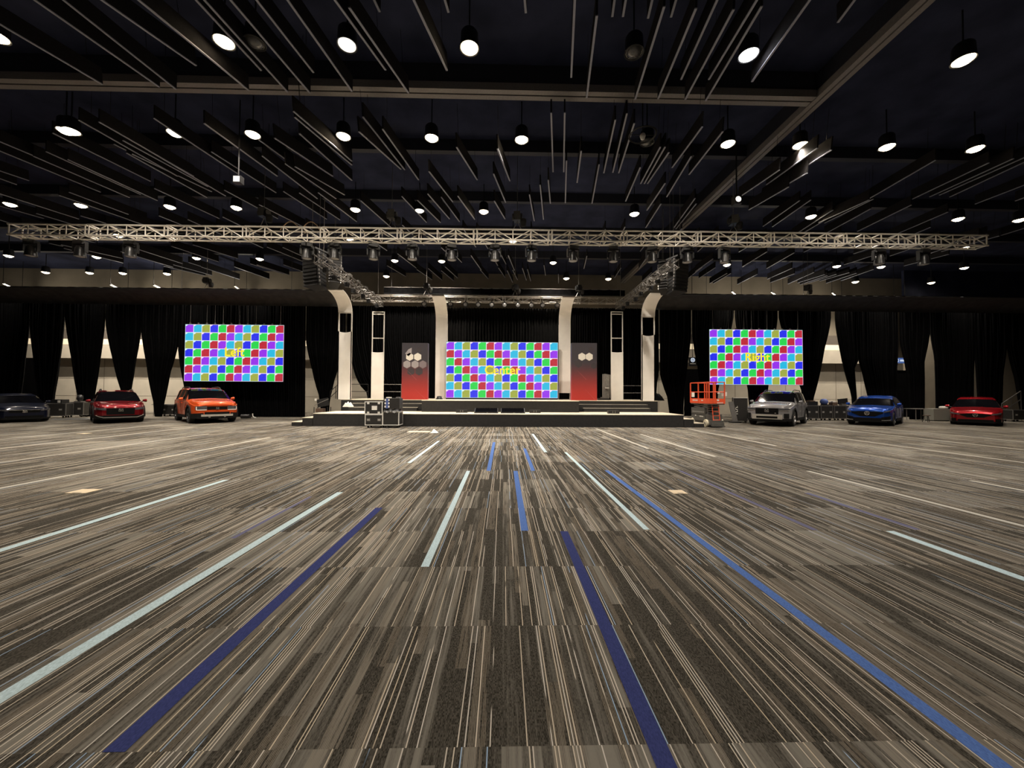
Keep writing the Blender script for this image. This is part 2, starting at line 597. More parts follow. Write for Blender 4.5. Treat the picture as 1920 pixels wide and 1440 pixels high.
ROWS = [
    ('nearest row', [(5, 78, 'w', 1), (422, 82, 'w', 1), (490, 98, 'o', 0), (652, 88, 'd', 0), (880, 90, 'w', 1.1), (1190, 96, 'o', 0), (1408, 98, 'c', 1.1), (1812, 110, 'w', 1)]),
    ('row beyond the cross track', [(118, 243, 'w', .7), (143, 252, 'w', .7), (328, 250, 'w', 1), (473, 252, 'w', 1), (645, 258, 'w', 1), (810, 262, 'w', 1.2), (978, 263, 'w', 1.1), (1208, 277, 'o', 0), (1368, 267, 'w', 1), (1503, 271, 'w', 1), (1662, 277, 'w', 1), (1828, 280, 'w', .8)]),
    ('row before the front truss', [(20, 384, 'w', .6), (157, 388, 'w', .6), (318, 388, 'w', 1), (440, 388, 'w', 1), (665, 392, 'w', 1), (787, 396, 'd', 0), (907, 397, 'w', 1.1), (1190, 401, 'w', 1.2), (1522, 406, 'w', 1), (1797, 411, 'w', 1), (1908, 414, 'w', .6)]),
    ('row behind the front truss', [(225, 443, 'w', 1), (655, 448, 'w', 1), (962, 452, 'w', 1.1), (1807, 465, 'w', .7)]),
    ('row over the stage', [(20, 481, 'w', .5), (190, 485, 'w', .5), (372, 486, 'w', .8), (489, 487, 'w', 1), (740, 489, 'w', 1), (828, 490, 'w', 1.1), (1037, 493, 'w', 1), (1363, 497, 'w', 1), (1565, 501, 'w', .7), (1648, 502, 'w', .7), (1803, 504, 'w', .6)]),
    ('farthest row', [(90, 512, 'w', .7), (172, 513, 'w', .7), (238, 515, 'w', .7), (320, 516, 'w', .7), (725, 519, 'w', 1), (1062, 522, 'w', 1), (1140, 524, 'w', 1), (1603, 529, 'w', 1), (1740, 532, 'w', .6)]),
]
ROWY = [9.18, 12.53, 17.62, 21.0, 24.42, 27.75]
LAMP_PX = []
for (rname, items), Yr in zip(ROWS, ROWY):
    for i, (px, py, k, pw) in enumerate(items):
        p = atz(px, py, 10.0)
        p = Vector((p.x, Yr if abs(p.y - Yr) < 0.5 else p.y, 10.0))
        LAMP_PX.append((px, py))
        st = {'w': 'lit warm downlight', 'c': 'lit cool white downlight', 'd': 'dim white downlight', 'o': 'unlit downlight'}[k]
        if Yr < 10:
            pw *= 0.75
        if Yr > 27:
            pw *= 2.6
        elif Yr > 17:
            pw *= 1.25
        downlight(p, k, '%s, %s from left in the %s' % (st, ORD[i], rname), 'downlights in the ' + rname, pw)
# the same grid carries on over the carpet behind the photographer
for Yr in (4.1, -0.9, -6.0):
    for j, x in enumerate((-13.5, -6.8, -0.9, 6.0, 13.0)):
        downlight(Vector((x, Yr, 10.0)), 'w', 'lit warm downlight over the open carpet behind the camera', 'downlights behind the camera', 0.22)
for i, (a, b) in enumerate([((6, 524), (42, 531)), ((207, 528), (240, 538)), ((288, 527), (322, 539)), ((440, 528), (462, 540)), ((1446, 553), (1468, 545)), ((1560, 553), (1578, 546)), ((1372, 554), (1390, 546))]):
    p, q = at(*a, 27.0), at(*b, 29.3)
    p.z = q.z = 8.95
    MBs = MB()
    t = thing('strip_light', '%s lit strip light near the far wall, %s from the left' % ('slim', ORD[i]), 'strip light', p, 0, 'strip lights by the far wall')
    d = q - p
    MB().cyl((0, 0, 0.06), d + Vector((0, 0, 0.06)), 0.05, BLACK, 6).build('housing', t)
    MB().cyl((0, 0, 0), d, 0.025, STRIP, 6).build('tube', t)
    ll = bpy.data.lights.new('strip_glow', 'POINT')
    ll.color = (1.0, 0.90, 0.74)
    ll.energy = 150
    ll.shadow_soft_size = 0.1
    lo = bpy.data.objects.new('strip_glow', ll)
    COL.objects.link(lo)
    lo.parent = t
    lo.location = d * 0.5 + Vector((0, 0, -0.16))
    MB().cyl((0, 0, 0.06), (0, 0, 2.33), 0.015, BLACK, 5).cyl(d + Vector((0, 0, .06)), d + Vector((0, 0, 2.33)), 0.015, BLACK, 5).build('stem', t)

# ------------------------------------------------------------------ ceiling baffles
FIN_AZ = R_(-8.4)
FIN_LEN = 3.05


def fin_proto(L):
    t = MB().bb((-0.022, 0, 0.02), (0.022, L, 0.42), FIN).build('ceiling_baffle')
    tag(t, 'x', 'ceiling baffle')
    MB().bb((-0.024, 0, 0), (0.024, L, 0.022), FINEDGE).build('edge_strip', t)
    for y in (0.3, L - 0.3):
        MB().cyl((0, y, 0.42), (0, y, 1.35), 0.006, BLACK, 4).build('hanging_wire', t)
    KID[t.name] = kids(t)
    return t


P_FIN = fin_proto(FIN_LEN)
FIN_Z = 9.75


def put_fin(p, tilt, lab, grp, proto=None):
    o = use(proto or P_FIN, p, None, lab, grp)
    o.rotation_euler = (tilt, 0, FIN_AZ)
    return o


PX_FINS = [((624, 0), (723, 132)), ((643, 0), (766, 175)), ((750, 0), (838, 133)), ((1085, 0), (1071, 146)), ((1136, 0), (1100, 184)), ((1250, 0), (1191, 187)), ((1312, 0), (1234, 186)), ((1346, 0), (1277, 150)), ((1385, 0), (1285, 187)), ((1421, 0), (1329, 150)), ((1437, 0), (1323, 190)), ((1519, 0), (1410, 154)),
           ((539, 0), (660, 172)), ((480, 0), (588, 137)), ((430, 0), (581, 175)), ((385, 0), (539, 173)), ((370, 0), (490, 133)), ((256, 0), (466, 170)), ((190, 0), (368, 124)), ((130, 0), (330, 168)), ((64, 0), (299, 164)), ((0, 48), (192, 159)),
           ((830, -100), (841, 24)), ((983, -100), (986, 25)), ((1155, -100), (1148, 32)), ((1177, -100), (1168, 32)), ((1227, -100), (1215, 35)), ((1271, -100), (1258, 33)), ((1607, -100), (1571, 43)), ((701, -100), (712, 23)),
           ((1027, 213), (1037, 323)), ((1060, 180), (1057, 323)), ((1100, 245), (1082, 343)), ((1068, 277), (1060, 381)), ((1054, 305), (1032, 382)), ((1156, 216), (1132, 325)), ((1171, 217), (1149, 324)), ((1194, 217), (1160, 325)), ((1129, 278), (1110, 382)), ((1015, 327), (1019, 412)), ((916, 241), (956, 340)), ((915, 301), (948, 380)), ((830, 239), (895, 338)), ((788, 300), (849, 379)), ((668, 205), (759, 319)), ((632, 209), (752, 318)), ((713, 235), (785, 338)), ((1203, 308), (1173, 378)), ((1254, 247), (1201, 345)), ((1264, 247), (1208, 345)), ((1280, 249), (1214, 345)), ((1239, 356), (1213, 395)), ((907, 351), (947, 411)), ((845, 349), (890, 412)), ((788, 349), (843, 411)), ((756, 349), (826, 418)),
           ((1376, 219), (1292, 328)), ((1311, 248), (1260, 315)), ((1601, 255), (1458, 347)), ((1561, 257), (1437, 347)), ((1477, 309), (1385, 371)), ((1287, 309), (1250, 370)), ((1559, 316), (1428, 373)), ((1466, 359), (1404, 394)), ((1575, 400), (1535, 418)),
           ((375, 228), (520, 331)), ((474, 233), (624, 331)), ((536, 205), (660, 310)), ((581, 235), (660, 303)), ((187, 229), (363, 331)), ((151, 227), (333, 331)), ((392, 291), (447, 327)), ((492, 293), (595, 373)), ((517, 296), (630, 373)), ((522, 296), (646, 366)), ((333, 331), (388, 371)), ((388, 340), (423, 368)), ((612, 297), (660, 339))]
for (ax, ay), (bx, by) in PX_FINS:
    far = atz(bx, by, FIN_Z + 0.1)
    best = None
    for k in range(0, 13):
        tl = R_(k)
        dirv = Vector((math.sin(-FIN_AZ) * math.cos(tl), math.cos(FIN_AZ) * math.cos(tl), math.sin(tl)))
        p = far - dirv * FIN_LEN
        x, y = proj(p)
        # distance from the surveyed line
        n = Vector((by - ay, ax - bx)).normalized()
        e = abs((x - bx) * n.x + (y - by) * n.y) + 0.4 * k
        if best is None or e < best[0]:
            best = (e, tl, p)
    put_fin(best[2], best[1], 'long thin black ceiling baffle with pale bottom edge over the carpet', 'long ceiling baffles over the carpet')
n_far = 0
tries = 0
segs = []
while n_far < 150 and tries < 4000:
    tries += 1
    bank = random.choice((13.2, 16.4, 19.0, 22.4, 25.6))
    p = Vector((random.uniform(-27, 27), bank + random.uniform(-0.6, 0.6), FIN_Z + random.uniform(0, 0.35)))
    if abs(p.x) < 8 and p.y < 15:
        continue
    if bank == 16.4 and abs(p.x) < 6 and random.random() < .3:
        continue
    d = Vector((math.sin(-FIN_AZ), math.cos(FIN_AZ), 0.07))
    x0, y0 = proj(p)
    x1, y1 = proj(p + d * 3)
    if any(abs(x0 + (x1 - x0) * t - lx) < 9 and abs(y0 + (y1 - y0) * t - ly) < 9 for t in (0, .25, .5, .75, 1) for lx, ly in LAMP_PX):
        continue
    if any(abs(p.x - s_.x) < 0.35 and abs(p.y - s_.y) < 3.2 for s_ in segs):
        continue
    if abs(p.x - 9.5) < 0.6 or (p.y < 11.6 and p.y + 3 > 10.9):
        continue
    segs.append(p)
    n_far += 1
    put_fin(p, R_(random.uniform(1, 6)), 'thin dark ceiling baffle hanging in the banks towards the stage end', 'ceiling baffles towards the stage end')

# ------------------------------------------------------------------ trusses
def truss_section(name, L, s, parent, r=0.025, web=0.012, bays=5, axis='X', mtl=None):
    mtl = mtl or ALU
    b = MB()
    h = s / 2
    def P(u, a, c):
        return (u, a, c) if axis == 'X' else (a, u, c)
    for a in (-h, h):
        for c in (-h, h):
            b.cyl(P(0, a, c), P(L, a, c), r, mtl, 6)
    step = (L - 0.12) / bays
    for fa in range(4):
        def Q(u, t):
            return [P(u, -h, t), P(u, h, t), P(u, t, -h), P(u, t, h)][fa]
        for k in range(bays + 1):
            u = 0.06 + k * step
            b.cyl(Q(u, -h), Q(u, h), web if 0 < k < bays else r * 0.8, mtl, 5)
            if k < bays and fa != 3:
                lo, hi = (-h, h) if k % 2 == 0 else (h, -h)
                b.cyl(Q(u, lo), Q(u + step, hi), web, mtl, 5)
    return b.build(name, parent)


TRUSS_Z, TRUSS_Y = 7.86, 15.35
ft = thing('lighting_truss', 'long silver box truss flown across the whole hall in front of the stage', 'truss', (-19.25, TRUSS_Y, TRUSS_Z), math.atan2(0.1, 39.2))
sec = None
NSEC = 13
SL = 39.2 / NSEC
for i in range(NSEC):
    if sec is None:
        sec = truss_section('truss_section', SL - 0.02, 0.42, ft, r=0.033, web=0.021, bays=4)
        o = sec
    else:
        o = sec.copy()
        COL.objects.link(o)
    o.location = (i * SL, 0, i * 0.012)
cb = MB()
random.seed(3)
for i in range(NSEC * 2):     # looms lying in the truss
    x = i * SL / 2
    cb.tube([(x, -.05, -0.03), (x + SL * .25, 0.05, 0.05 + random.uniform(-.08, .08)), (x + SL / 2, -.05, -0.03)], 0.018, BLACK, 5)
cb.build('cable_loom', ft)
lp = MB()
pts = [(10.3 + 0.11 * k, 0.0, 0.22 + 0.34 * abs(math.sin(k * 0.43)) * (1 if k < 14 else 0.4)) for k in range(16)]
lp.tube(pts, 0.02, mat('tan_cable', (0.42, 0.28, 0.17), .6), 5)
lp.build('coiled_cable', ft)

rt = thing('lighting_truss', 'silver truss flown across the back of the stage, carrying the small spotlights', 'truss', (-9.6, 24.3, 7.55))
s2 = None
for i in range(8):
    if s2 is None:
        s2 = truss_section('truss_section', 2.38, 0.34, rt, r=0.024, web=0.013, bays=4, mtl=mat('stage_truss_tube', (0.36, 0.33, 0.29), 0.45, 0.4, var=0.15))
        o = s2
    else:
        o = s2.copy()
        COL.objects.link(o)
    o.location = (i * 2.4, 0, 0)
for sx, lab, nm in ((-7.7, 'silver truss running upstage above the left banner column', 'left'), (7.2, 'dark silver truss running upstage above the right banner column', 'right')):
    lt = thing('side_truss', lab, 'truss', (sx, 15.9, 7.12))
    s3 = None
    for i in range(3):
        if s3 is None:
            s3 = truss_section('truss_section', 2.66, 0.34, lt, r=0.022, web=0.012, bays=5, axis='Y', mtl=DULL)
            o = s3
        else:
            o = s3.copy()
            COL.objects.link(o)
        o.location = (0, i * 2.7, 0)
    f = MB()
    for k in range(7):      # small fittings clamped along it
        f.box((0.05 * (-1) ** k, 0.6 + k * 1.1, -0.30), (0.16, 0.22, 0.2), BLACKP).cyl((0, 0.6 + k * 1.1, -.2), (0, .6 + k * 1.1, -.1), .02, GREYM, 5)
        f.box((0.1, 0.9 + k * 1.1, 0.26), (0.10, 0.3, 0.12), GREYM)
    f.build('clamped_fitting', lt)
    for y in (0.5, 7.6):
        MB().cyl((0, y, 0.15), (0, y, 4.17), 0.012, GREYM, 5).build('hanging_chain', lt)


def moving_head():
    t = thing('moving_light', 'x', 'stage light')
    MB().box((0, 0, -0.09), (0.36, 0.26, 0.14), BLACKP).cyl((-.1, 0, -.03), (-.1, 0, .045), .03, GREYM, 6).cyl((.1, 0, -.03), (.1, 0, .045), .03, GREYM, 6).build('base', t)
    y = MB()
    for s in (-1, 1):
        y.box((s * 0.23, 0, -0.30), (0.045, 0.14, 0.34), BLACKP)
    y.box((0, 0, -0.175), (0.46, 0.14, 0.04), BLACKP)
    y.build('yoke', t)
    h = MB().lathe([(0.0, 0.20), (0.10, 0.195), (0.15, 0.12), (0.165, -0.06), (0.19, -0.22), (0.175, -0.23), (0.15, -0.20), (0, -0.19)], BLACKP, 16, (0, 0, -0.42))
    h.build('head', t, smooth=True, angle=40)
    MB().lathe([(0.0, -0.235), (0.1, -0.232), (0.17, -0.21)], mat('frosted_lens', (0.34, 0.33, 0.32), .5, var=.1), 16, (0, 0, -0.42)).build('lens', t, smooth=True)
    for o in kids(t):
        o.location = (0, 0, 0)
    KID[t.name] = kids(t)
    return t


P_MH = moving_head()
for i, px in enumerate((58, 150, 245, 575, 627, 700, 773, 847, 928, 997, 1075, 1151, 1224, 1290, 1360, 1652, 1736)):
    p = at(px, 455, TRUSS_Y + 0.2)
    o = use(P_MH, (p.x, TRUSS_Y + 0.21 + 0.00255 * (p.x + 19.25), TRUSS_Z - 0.255 + 0.012 * int((p.x + 19.25) / SL)), random.uniform(-0.25, 0.25),
            'dark moving-head light hung under the front truss, %s from the left' % ORD[i], 'moving lights under the front truss')


def spotlight():
    t = thing('spotlight', 'x', 'stage light')
    MB().box((0, 0, -0.05), (0.06, 0.08, 0.12), BLACK).build('clamp', t)
    y = MB()
    for s in (-1, 1):
        y.box((s * 0.13, 0, -0.2), (0.015, 0.05, 0.22), BLACK)
    y.box((0, 0, -0.10), (0.27, 0.05, 0.015), BLACK).build('yoke', t)
    MB().lathe([(0.0, 0.28), (0.09, 0.26), (0.12, 0.1), (0.12, -0.16), (0.15, -0.2), (0.15, -0.24), (0.13, -0.24), (0.12, -.17)], BLACK, 14, (0, 0, -0.26), 'Y').build('barrel', t, smooth=True, angle=40)
    MB().lathe([(0.0, -0.22), (0.06, -0.215), (0.12, -0.20)], mat('lens_glass', (0.42, 0.41, 0.40), .25, .5, var=.3), 14, (0, 0, -0.26), 'Y').build('lens', t, smooth=True)
    KID[t.name] = kids(t)
    return t


P_SP = spotlight()
for i, px in enumerate((796, 845, 873, 897, 922, 946, 971, 996, 1017, 1044)):
    p = at(px, 565, 24.1)
    use(P_SP, (p.x, 24.1, 7.40), 0, 'small black spotlight in the row under the stage truss, %s from the left' % ORD[i], 'spotlights under the stage truss')
for i, px in enumerate((917, 943, 972)):
    p = at(px, 546, 25.2)
    use(P_SP, (p.x, 25.6, 8.20), 0, 'small black spotlight hung below the black border curtain, %s of three from the left' % ORD[i], 'spotlights below the black border')


def hoist():
    t = thing('chain_hoist', 'x', 'hoist')
    MB().box((0, 0, 0.30), (0.26, 0.36, 0.34), BLACK).cyl((-0.2, 0, .3), (0.2, 0, .3), .14, BLACK, 12).build('motor', t)
    MB().cyl((0, 0, 0.46), (0, 0, 2.95), 0.012, GREYM, 5).cyl((0, 0, 2.9), (0, 0, 3.25), 0.02, BLACK, 5).build('chain', t)
    MB().lathe([(0.0, -0.1), (0.10, -0.08), (0.13, 0.1), (0.11, 0.2)], VALANCE, 10, (0.24, 0, 0)).build('chain_bag', t, smooth=True)
    MB().tube([(-.18, 0, -.25), (0, 0, .12), (.18, 0, -.25)], 0.015, GREYM, 5).build('sling', t)
    KID[t.name] = kids(t)
    return t


P_HO = hoist()
for px, py, Y, lab in ((495, 412, 15.4, 'black chain hoist standing over the front truss above the left speakers'), (735, 405, 15.4, 'chain hoist over the front truss, left of centre stage'),
                       (970, 410, 15.4, 'chain hoist over the front truss above the centre screen'), (1375, 412, 15.4, 'black chain hoist over the front truss above the right speakers'),
                       (388, 527, 23.6, 'chain hoist over the left screen valance'), (800, 531, 24.3, 'chain hoist over the back truss near the left inner banner'), (966, 531, 24.3, 'chain hoist over the middle of the back truss'),
                       (1085, 533, 24.3, 'chain hoist over the back truss near the right inner banner'), (1515, 548, 23.6, 'chain hoist over the right screen valance')):
    p = at(px, py, Y)
    use(P_HO, (p.x, Y, 8.45 if Y < 20 else 8.05), random.uniform(-.5, .5), lab)
t = thing('ceiling_floodlight', 'small square floodlight with a white face near the left ceiling', 'light', atz(447, 338, 8.6))
MB().box((0, 0, 0), (0.26, 0.18, 0.24), BLACK).build('housing', t)
MB().box((0, -0.095, 0), (0.2, 0.01, 0.18), DISC_DIM).build('lens', t)
MB().cyl((0, 0, .12), (0, 0, 2.7), .02, BLACK, 5).build('stem', t)
t = thing('ceiling_floodlight', 'black floodlight with a bright square face on the drop rod above the right speakers', 'light', atz(1381, 376, 9.0))
MB().box((0, 0, 0), (0.26, 0.24, 0.34), BLACK).build('housing', t)
MB().lathe([(0, -.13), (.1, -.13), (.11, -.12)], DISC_DIM, 12, axis='Y').build('lens', t)
MB().cyl((0, 0, .15), (0, 0, 2.3), .03, BLACK, 5).build('stem', t)
p = atz(1205, 255, 9.6)
t = thing('ceiling_fan', 'small pale dome hung in a black ceiling hoop right of centre', 'ceiling fixture', p)
MB().lathe([(0.40, 0), (0.43, 0.03), (0.40, 0.06), (0.37, 0.03), (0.40, 0)], BLACK, 24).build('hoop', t)
MB().cyl((0, 0, 0.05), (0, 0, 1.7), .02, BLACK, 5).cyl((-.4, 0, .03), (.4, 0, .03), .012, BLACK, 5).build('stem', t)
MB().lathe([(0, -.12), (.06, -.1), (.09, 0), (.07, .06)], PAPER, 12).build('dome', t, smooth=True)
t.name = 'ceiling_dome'

# ------------------------------------------------------------------ line arrays
def line_array(px, top, bot, Y, wid, n, curve, lab, yaw):
    a, b = at(px, top, Y), at(px, bot, Y)
    t = thing('line_array', lab, 'loudspeaker', (a.x, Y, a.z), yaw)
    H = a.z - b.z
    ch = H / n
    MB().box((0, 0, 0.08), (wid * 0.8, 0.7, 0.07), BLACK).cyl((0, -.2, .1), (0, -.2, 11.29 - a.z), .012, GREYM, 5).cyl((0, .2, .1), (0, .2, 11.29 - a.z), .012, GREYM, 5).build('flying_frame', t)
    z, y = 0.0, 0.0
    ang = R_(2)
    for k in range(n):
        rot = Matrix.Rotation(ang, 3, 'X')
        c = Vector((0, y, z)) - rot @ Vector((0, 0, ch / 2))
        bm = MB()
        w, d, h = wid / 2, 0.30, ch / 2 - 0.008
        vs = [Vector(v) for v in ((-w, -d, -h), (w, -d, -h), (w * .72, d, -h * .75), (-w * .72, d, -h * .75), (-w, -d, h), (w, -d, h), (w * .72, d, h * .75), (-w * .72, d, h * .75))]
        bm.add([rot @ v + c for v in vs], [(3, 2, 1, 0), (4, 5, 6, 7), (0, 1, 5, 4), (1, 2, 6, 5), (2, 3, 7, 6), (3, 0, 4, 7)], BLACKP)
        bm.box(rot @ Vector((0, -d - 0.01, 0)) + c, (wid * .92, 0.02, ch * 0.8), VALANCE, rot)
        for s in (-1, 1):
            bm.box(rot @ Vector((s * (w + 0.004), -d + .08, 0)) + c, (0.02, 0.06, ch * 0.55), GREYM, rot)
        bm.build('speaker_cabinet', t)
        z -= ch * math.cos(ang)
        y += ch * math.sin(ang) * -1
        ang += R_(curve / n)
    return t


line_array(592, 474, 541, 17.5, 0.88, 10, -14, 'tall black curved speaker hang beside the left screen valance', R_(-22))
line_array(628, 480, 536, 19.3, 0.55, 10, -24, 'slim curved speaker hang just right of the big left hang', R_(30))
line_array(1269, 488, 551, 17.7, 0.80, 10, -14, 'tall black curved speaker hang beside the right screen valance', R_(22))
line_array(1243, 497, 548, 19.5, 0.42, 10, -24, 'slim curved speaker hang just left of the big right hang', R_(-30))

# ------------------------------------------------------------------ stage
CX = -0.15
st = thing('stage', 'wide two-level stage with charcoal skirts and beige decks', 'stage', (CX, 18.4, 0))


def part(mb, name, parent, **k):
    return mb.build(name, parent, **k)


def deckbox(x0, x1, y0, y1, z0, z1, name):
    b = MB().bb((x0, y0, z0), (x1, y1, z1 - 0.03), CHARCOAL).bb((x0 - 0.005, y0 - 0.005, z1 - 0.03), (x1 + .005, y1, z1), DECK)
    return b.build(name, st)


deckbox(-8.85, 8.85, 0, 2.5, 0, 0.61, 'lower_deck')
deckbox(-9.35, -8.87, 0, 2.5, 0, 0.41, 'end_step')
deckbox(-9.85, -9.37, 0, 2.5, 0, 0.21, 'end_step')
deckbox(8.87, 9.35, 0, 2.5, 0, 0.41, 'end_step')
deckbox(9.37, 9.85, 0, 2.5, 0, 0.21, 'end_step')
deckbox(-4.15, 4.15, 1.9, 3.2, 0.615, 1.22, 'upper_deck')
deckbox(-8.9, 8.9, 3.22, 8.8, 0, 1.22, 'upper_deck')
for s in (-1, 1):
    for k, (dy, z, xi) in enumerate(((2.5, 0.815, 4.55), (2.86, 1.015, 4.2))):
        x0, x1 = sorted((s * xi, s * 8.2))
        MB().bb((x0, dy, 0), (x1, dy + 0.36, z - 0.02), CHARCOAL).bb((x0, dy + 0.03, z - 0.02), (x1, dy + 0.36, z), DECK).bb((x0, dy, z - 0.022), (x1, dy + 0.035, z + 0.002), GREYM).build('step', st)

# railings at the rear of the stage
for px0, px1, lab in ((714, 752, 'thin steel guard rail on the stage behind the left open frame'), (1166, 1206, 'thin steel guard rail on the stage behind the right open frame'), (655, 690, 'black guard rail on the stage in front of the parted drape')):
    Yr = 24.9
    a, b = at(px0, 745, Yr), at(px1, 745, Yr)
    t = thing('guard_rail', lab, 'railing', (a.x, Yr, 1.22))
    L = b.x - a.x
    rm = GREYM if px0 != 655 else BLACK
    for z in (0.45, 0.92):
        MB().cyl((0, 0, z), (L, 0, z), 0.02, rm, 6).build('rail', t)
    for x in (0, L):
        MB().cyl((x, 0, 0), (x, 0, 0.94), 0.02, rm, 6).build('post', t)

# banner columns -------------------------------------------------
def strip_mesh(prof, w, thick, m_):
    """ribbon of width w following (y,z) profile"""
    b = MB()
    n = len(prof)
    nor = []
    for i in range(n):
        p, q = prof[max(i - 1, 0)], prof[min(i + 1, n - 1)]
        d = Vector((q[0] - p[0], q[1] - p[1])).normalized()
        nor.append((-d.y, d.x))
    for sgn in (0, 1):
        b.grid([[(-w / 2, y + nr[0] * thick * sgn, z + nr[1] * thick * sgn), (w / 2, y + nr[0] * thick * sgn, z + nr[1] * thick * sgn)] for (y, z), nr in zip(prof, nor)], m_)
    for s in (-w / 2, w / 2):
        b.grid([[(s, y, z), (s, y + nr[0] * thick, z + nr[1] * thick)] for (y, z), nr in zip(prof, nor)], m_)
    return b


def arc(z1, R, a1=90, n=12, el=1.0):
    return [(-R + R * math.cos(R_(a1 * k / n)), z1 + R * el * math.sin(R_(a1 * k / n))) for k in range(n + 1)]


Z0 = 1.22
for px, Y, s, lab in ((646, 21.65, -1, 'tall white banner column with a square opening near its curved top, left of the stage'), (1215.5, 21.65, 1, 'tall white banner column with a square opening near its curved top, right of the stage')):
    c = at(px, 700, Y)
    t = thing('banner_column', lab, 'banner', (c.x, Y, Z0))
    w = 0.77
    zA, zB, zC = 3.82 - (0.05 if s > 0 else 0), 4.84 - (0.07 if s > 0 else 0), 4.92
    rows = []
    b = MB()
    # lower fabric with its scooped top edge
    rows = []
    for i in range(9):
        f = i / 8
        rows.append([(-w / 2 + w * k / 10, -0.02, f * (zA - 0.08 * (1 - (2 * k / 10 - 1) ** 2))) for k in range(11)])
    b.grid(rows, FABRIC)
    b.grid([[(x, y + 0.03, z) for x, y, z in r] for r in rows], FABRIC)
    b.build('fabric_panel', t)
    f = MB()
    for sx in (-1, 1):
        f.box((sx * (w / 2 - 0.03), 0.01, zC / 2), (0.06, 0.06, zC), WHITE_FRAME)
    f.box((0, 0.01, zB + 0.02), (w, 0.05, 0.06), WHITE_FRAME).box((0, .02, .03), (w, .05, .06), WHITE_FRAME)
    f.build('frame', t)
    prof = [(0.0, zB + 0.03)] + [(y, z) for y, z in arc(zC, 1.55, 82, 14, 0.58)]
    strip_mesh(prof, w, 0.04, FABRIC).build('curved_top', t, smooth=True, angle=50)
for px, Y, lab in ((827.5, 24.45, 'white banner column curving forward at its top, left of the centre screen'), (1058.5, 24.45, 'white banner column curving forward at its top, right of the centre screen')):
    c = at(px, 700, Y)
    t = thing('banner_column', lab, 'banner', (c.x, Y, Z0))
    prof = [(0, 0.0 if px < 900 else 0.42), (0, 2.0), (0, 4.7)] + arc(5.0, 1.9, 78, 14, 0.66)
    strip_mesh(prof, 0.75, 0.05, FABRIC).build('fabric_panel', t, smooth=True, angle=40)
    f = MB()
    for sx in (-1, 1):
        f.box((sx * 0.36, 0.06, 2.4), (0.035, 0.05, 4.8), WHITE_FRAME)
    f.box((0, .06, .02), (.75, .06, .04), GREYM)
    f.build('frame', t)
for px, lab in ((708, 'white frame column standing left of the kiosk, its upper half bare'), (1157, 'white frame column standing right of the kiosk, its upper half bare')):
    Y = 23.2
    c = at(px, 700, Y)
    w = 0.74
    t = thing('frame_column', lab, 'banner', (c.x, Y, Z0))
    ztop = at(px, 584, Y).z - Z0
    zf = at(px, 660, Y).z - Z0
    rows = [[(-w / 2 + w * k / 10, -0.03 + .004 * math.sin(k + i), i / 8 * (zf - 0.03 * (1 - (2 * k / 10 - 1) ** 2))) for k in range(11)] for i in range(9)]
    b = MB().grid(rows, FABRIC).grid([[(x, y + 0.03, z) for x, y, z in r] for r in rows], FABRIC)
    b.build('fabric_panel', t)
    f = MB()
    for sx in (-1, 1):
        f.box((sx * (w / 2 - 0.025), 0.02, ztop / 2), (0.05, 0.05, ztop), WHITE_FRAME)
    for z in (ztop - .025, ztop - 0.16, at(px, 634, Y).z - Z0, 0.03):
        f.box((0, 0.02, z), (w - .1, 0.045, 0.05), WHITE_FRAME)
    f.build('frame', t)

# printed kiosks -------------------------------------------------
def kiosk_mat():
    m = mat('kiosk_print', (0.2, 0.05, 0.05), 0.45)
    nt, bs = nodes_of(m)
    g = NB(nt)
    tc = nt.nodes.new('ShaderNodeTexCoord')
    z = g.sep(tc.outputs['Object'])[2]
    f = g.ramp(z, 0.0, 2.33)
    col = g.mix(f, (0.46, 0.035, 0.028), (0.052, 0.046, 0.056))
    nt.links.new(col, bs.inputs['Base Color'])
    return m


KM = kiosk_mat()


def hexagon(b, x, z, r, m_, y=-0.004, cut=None):
    pts = [(x + r * math.cos(R_(60 * k + 30)), y, z + r * math.sin(R_(60 * k + 30))) for k in range(6)]
    if cut:
        pts = [p for p in pts if cut(p)]
    b.poly(pts, m_, (0, 0.004, 0))


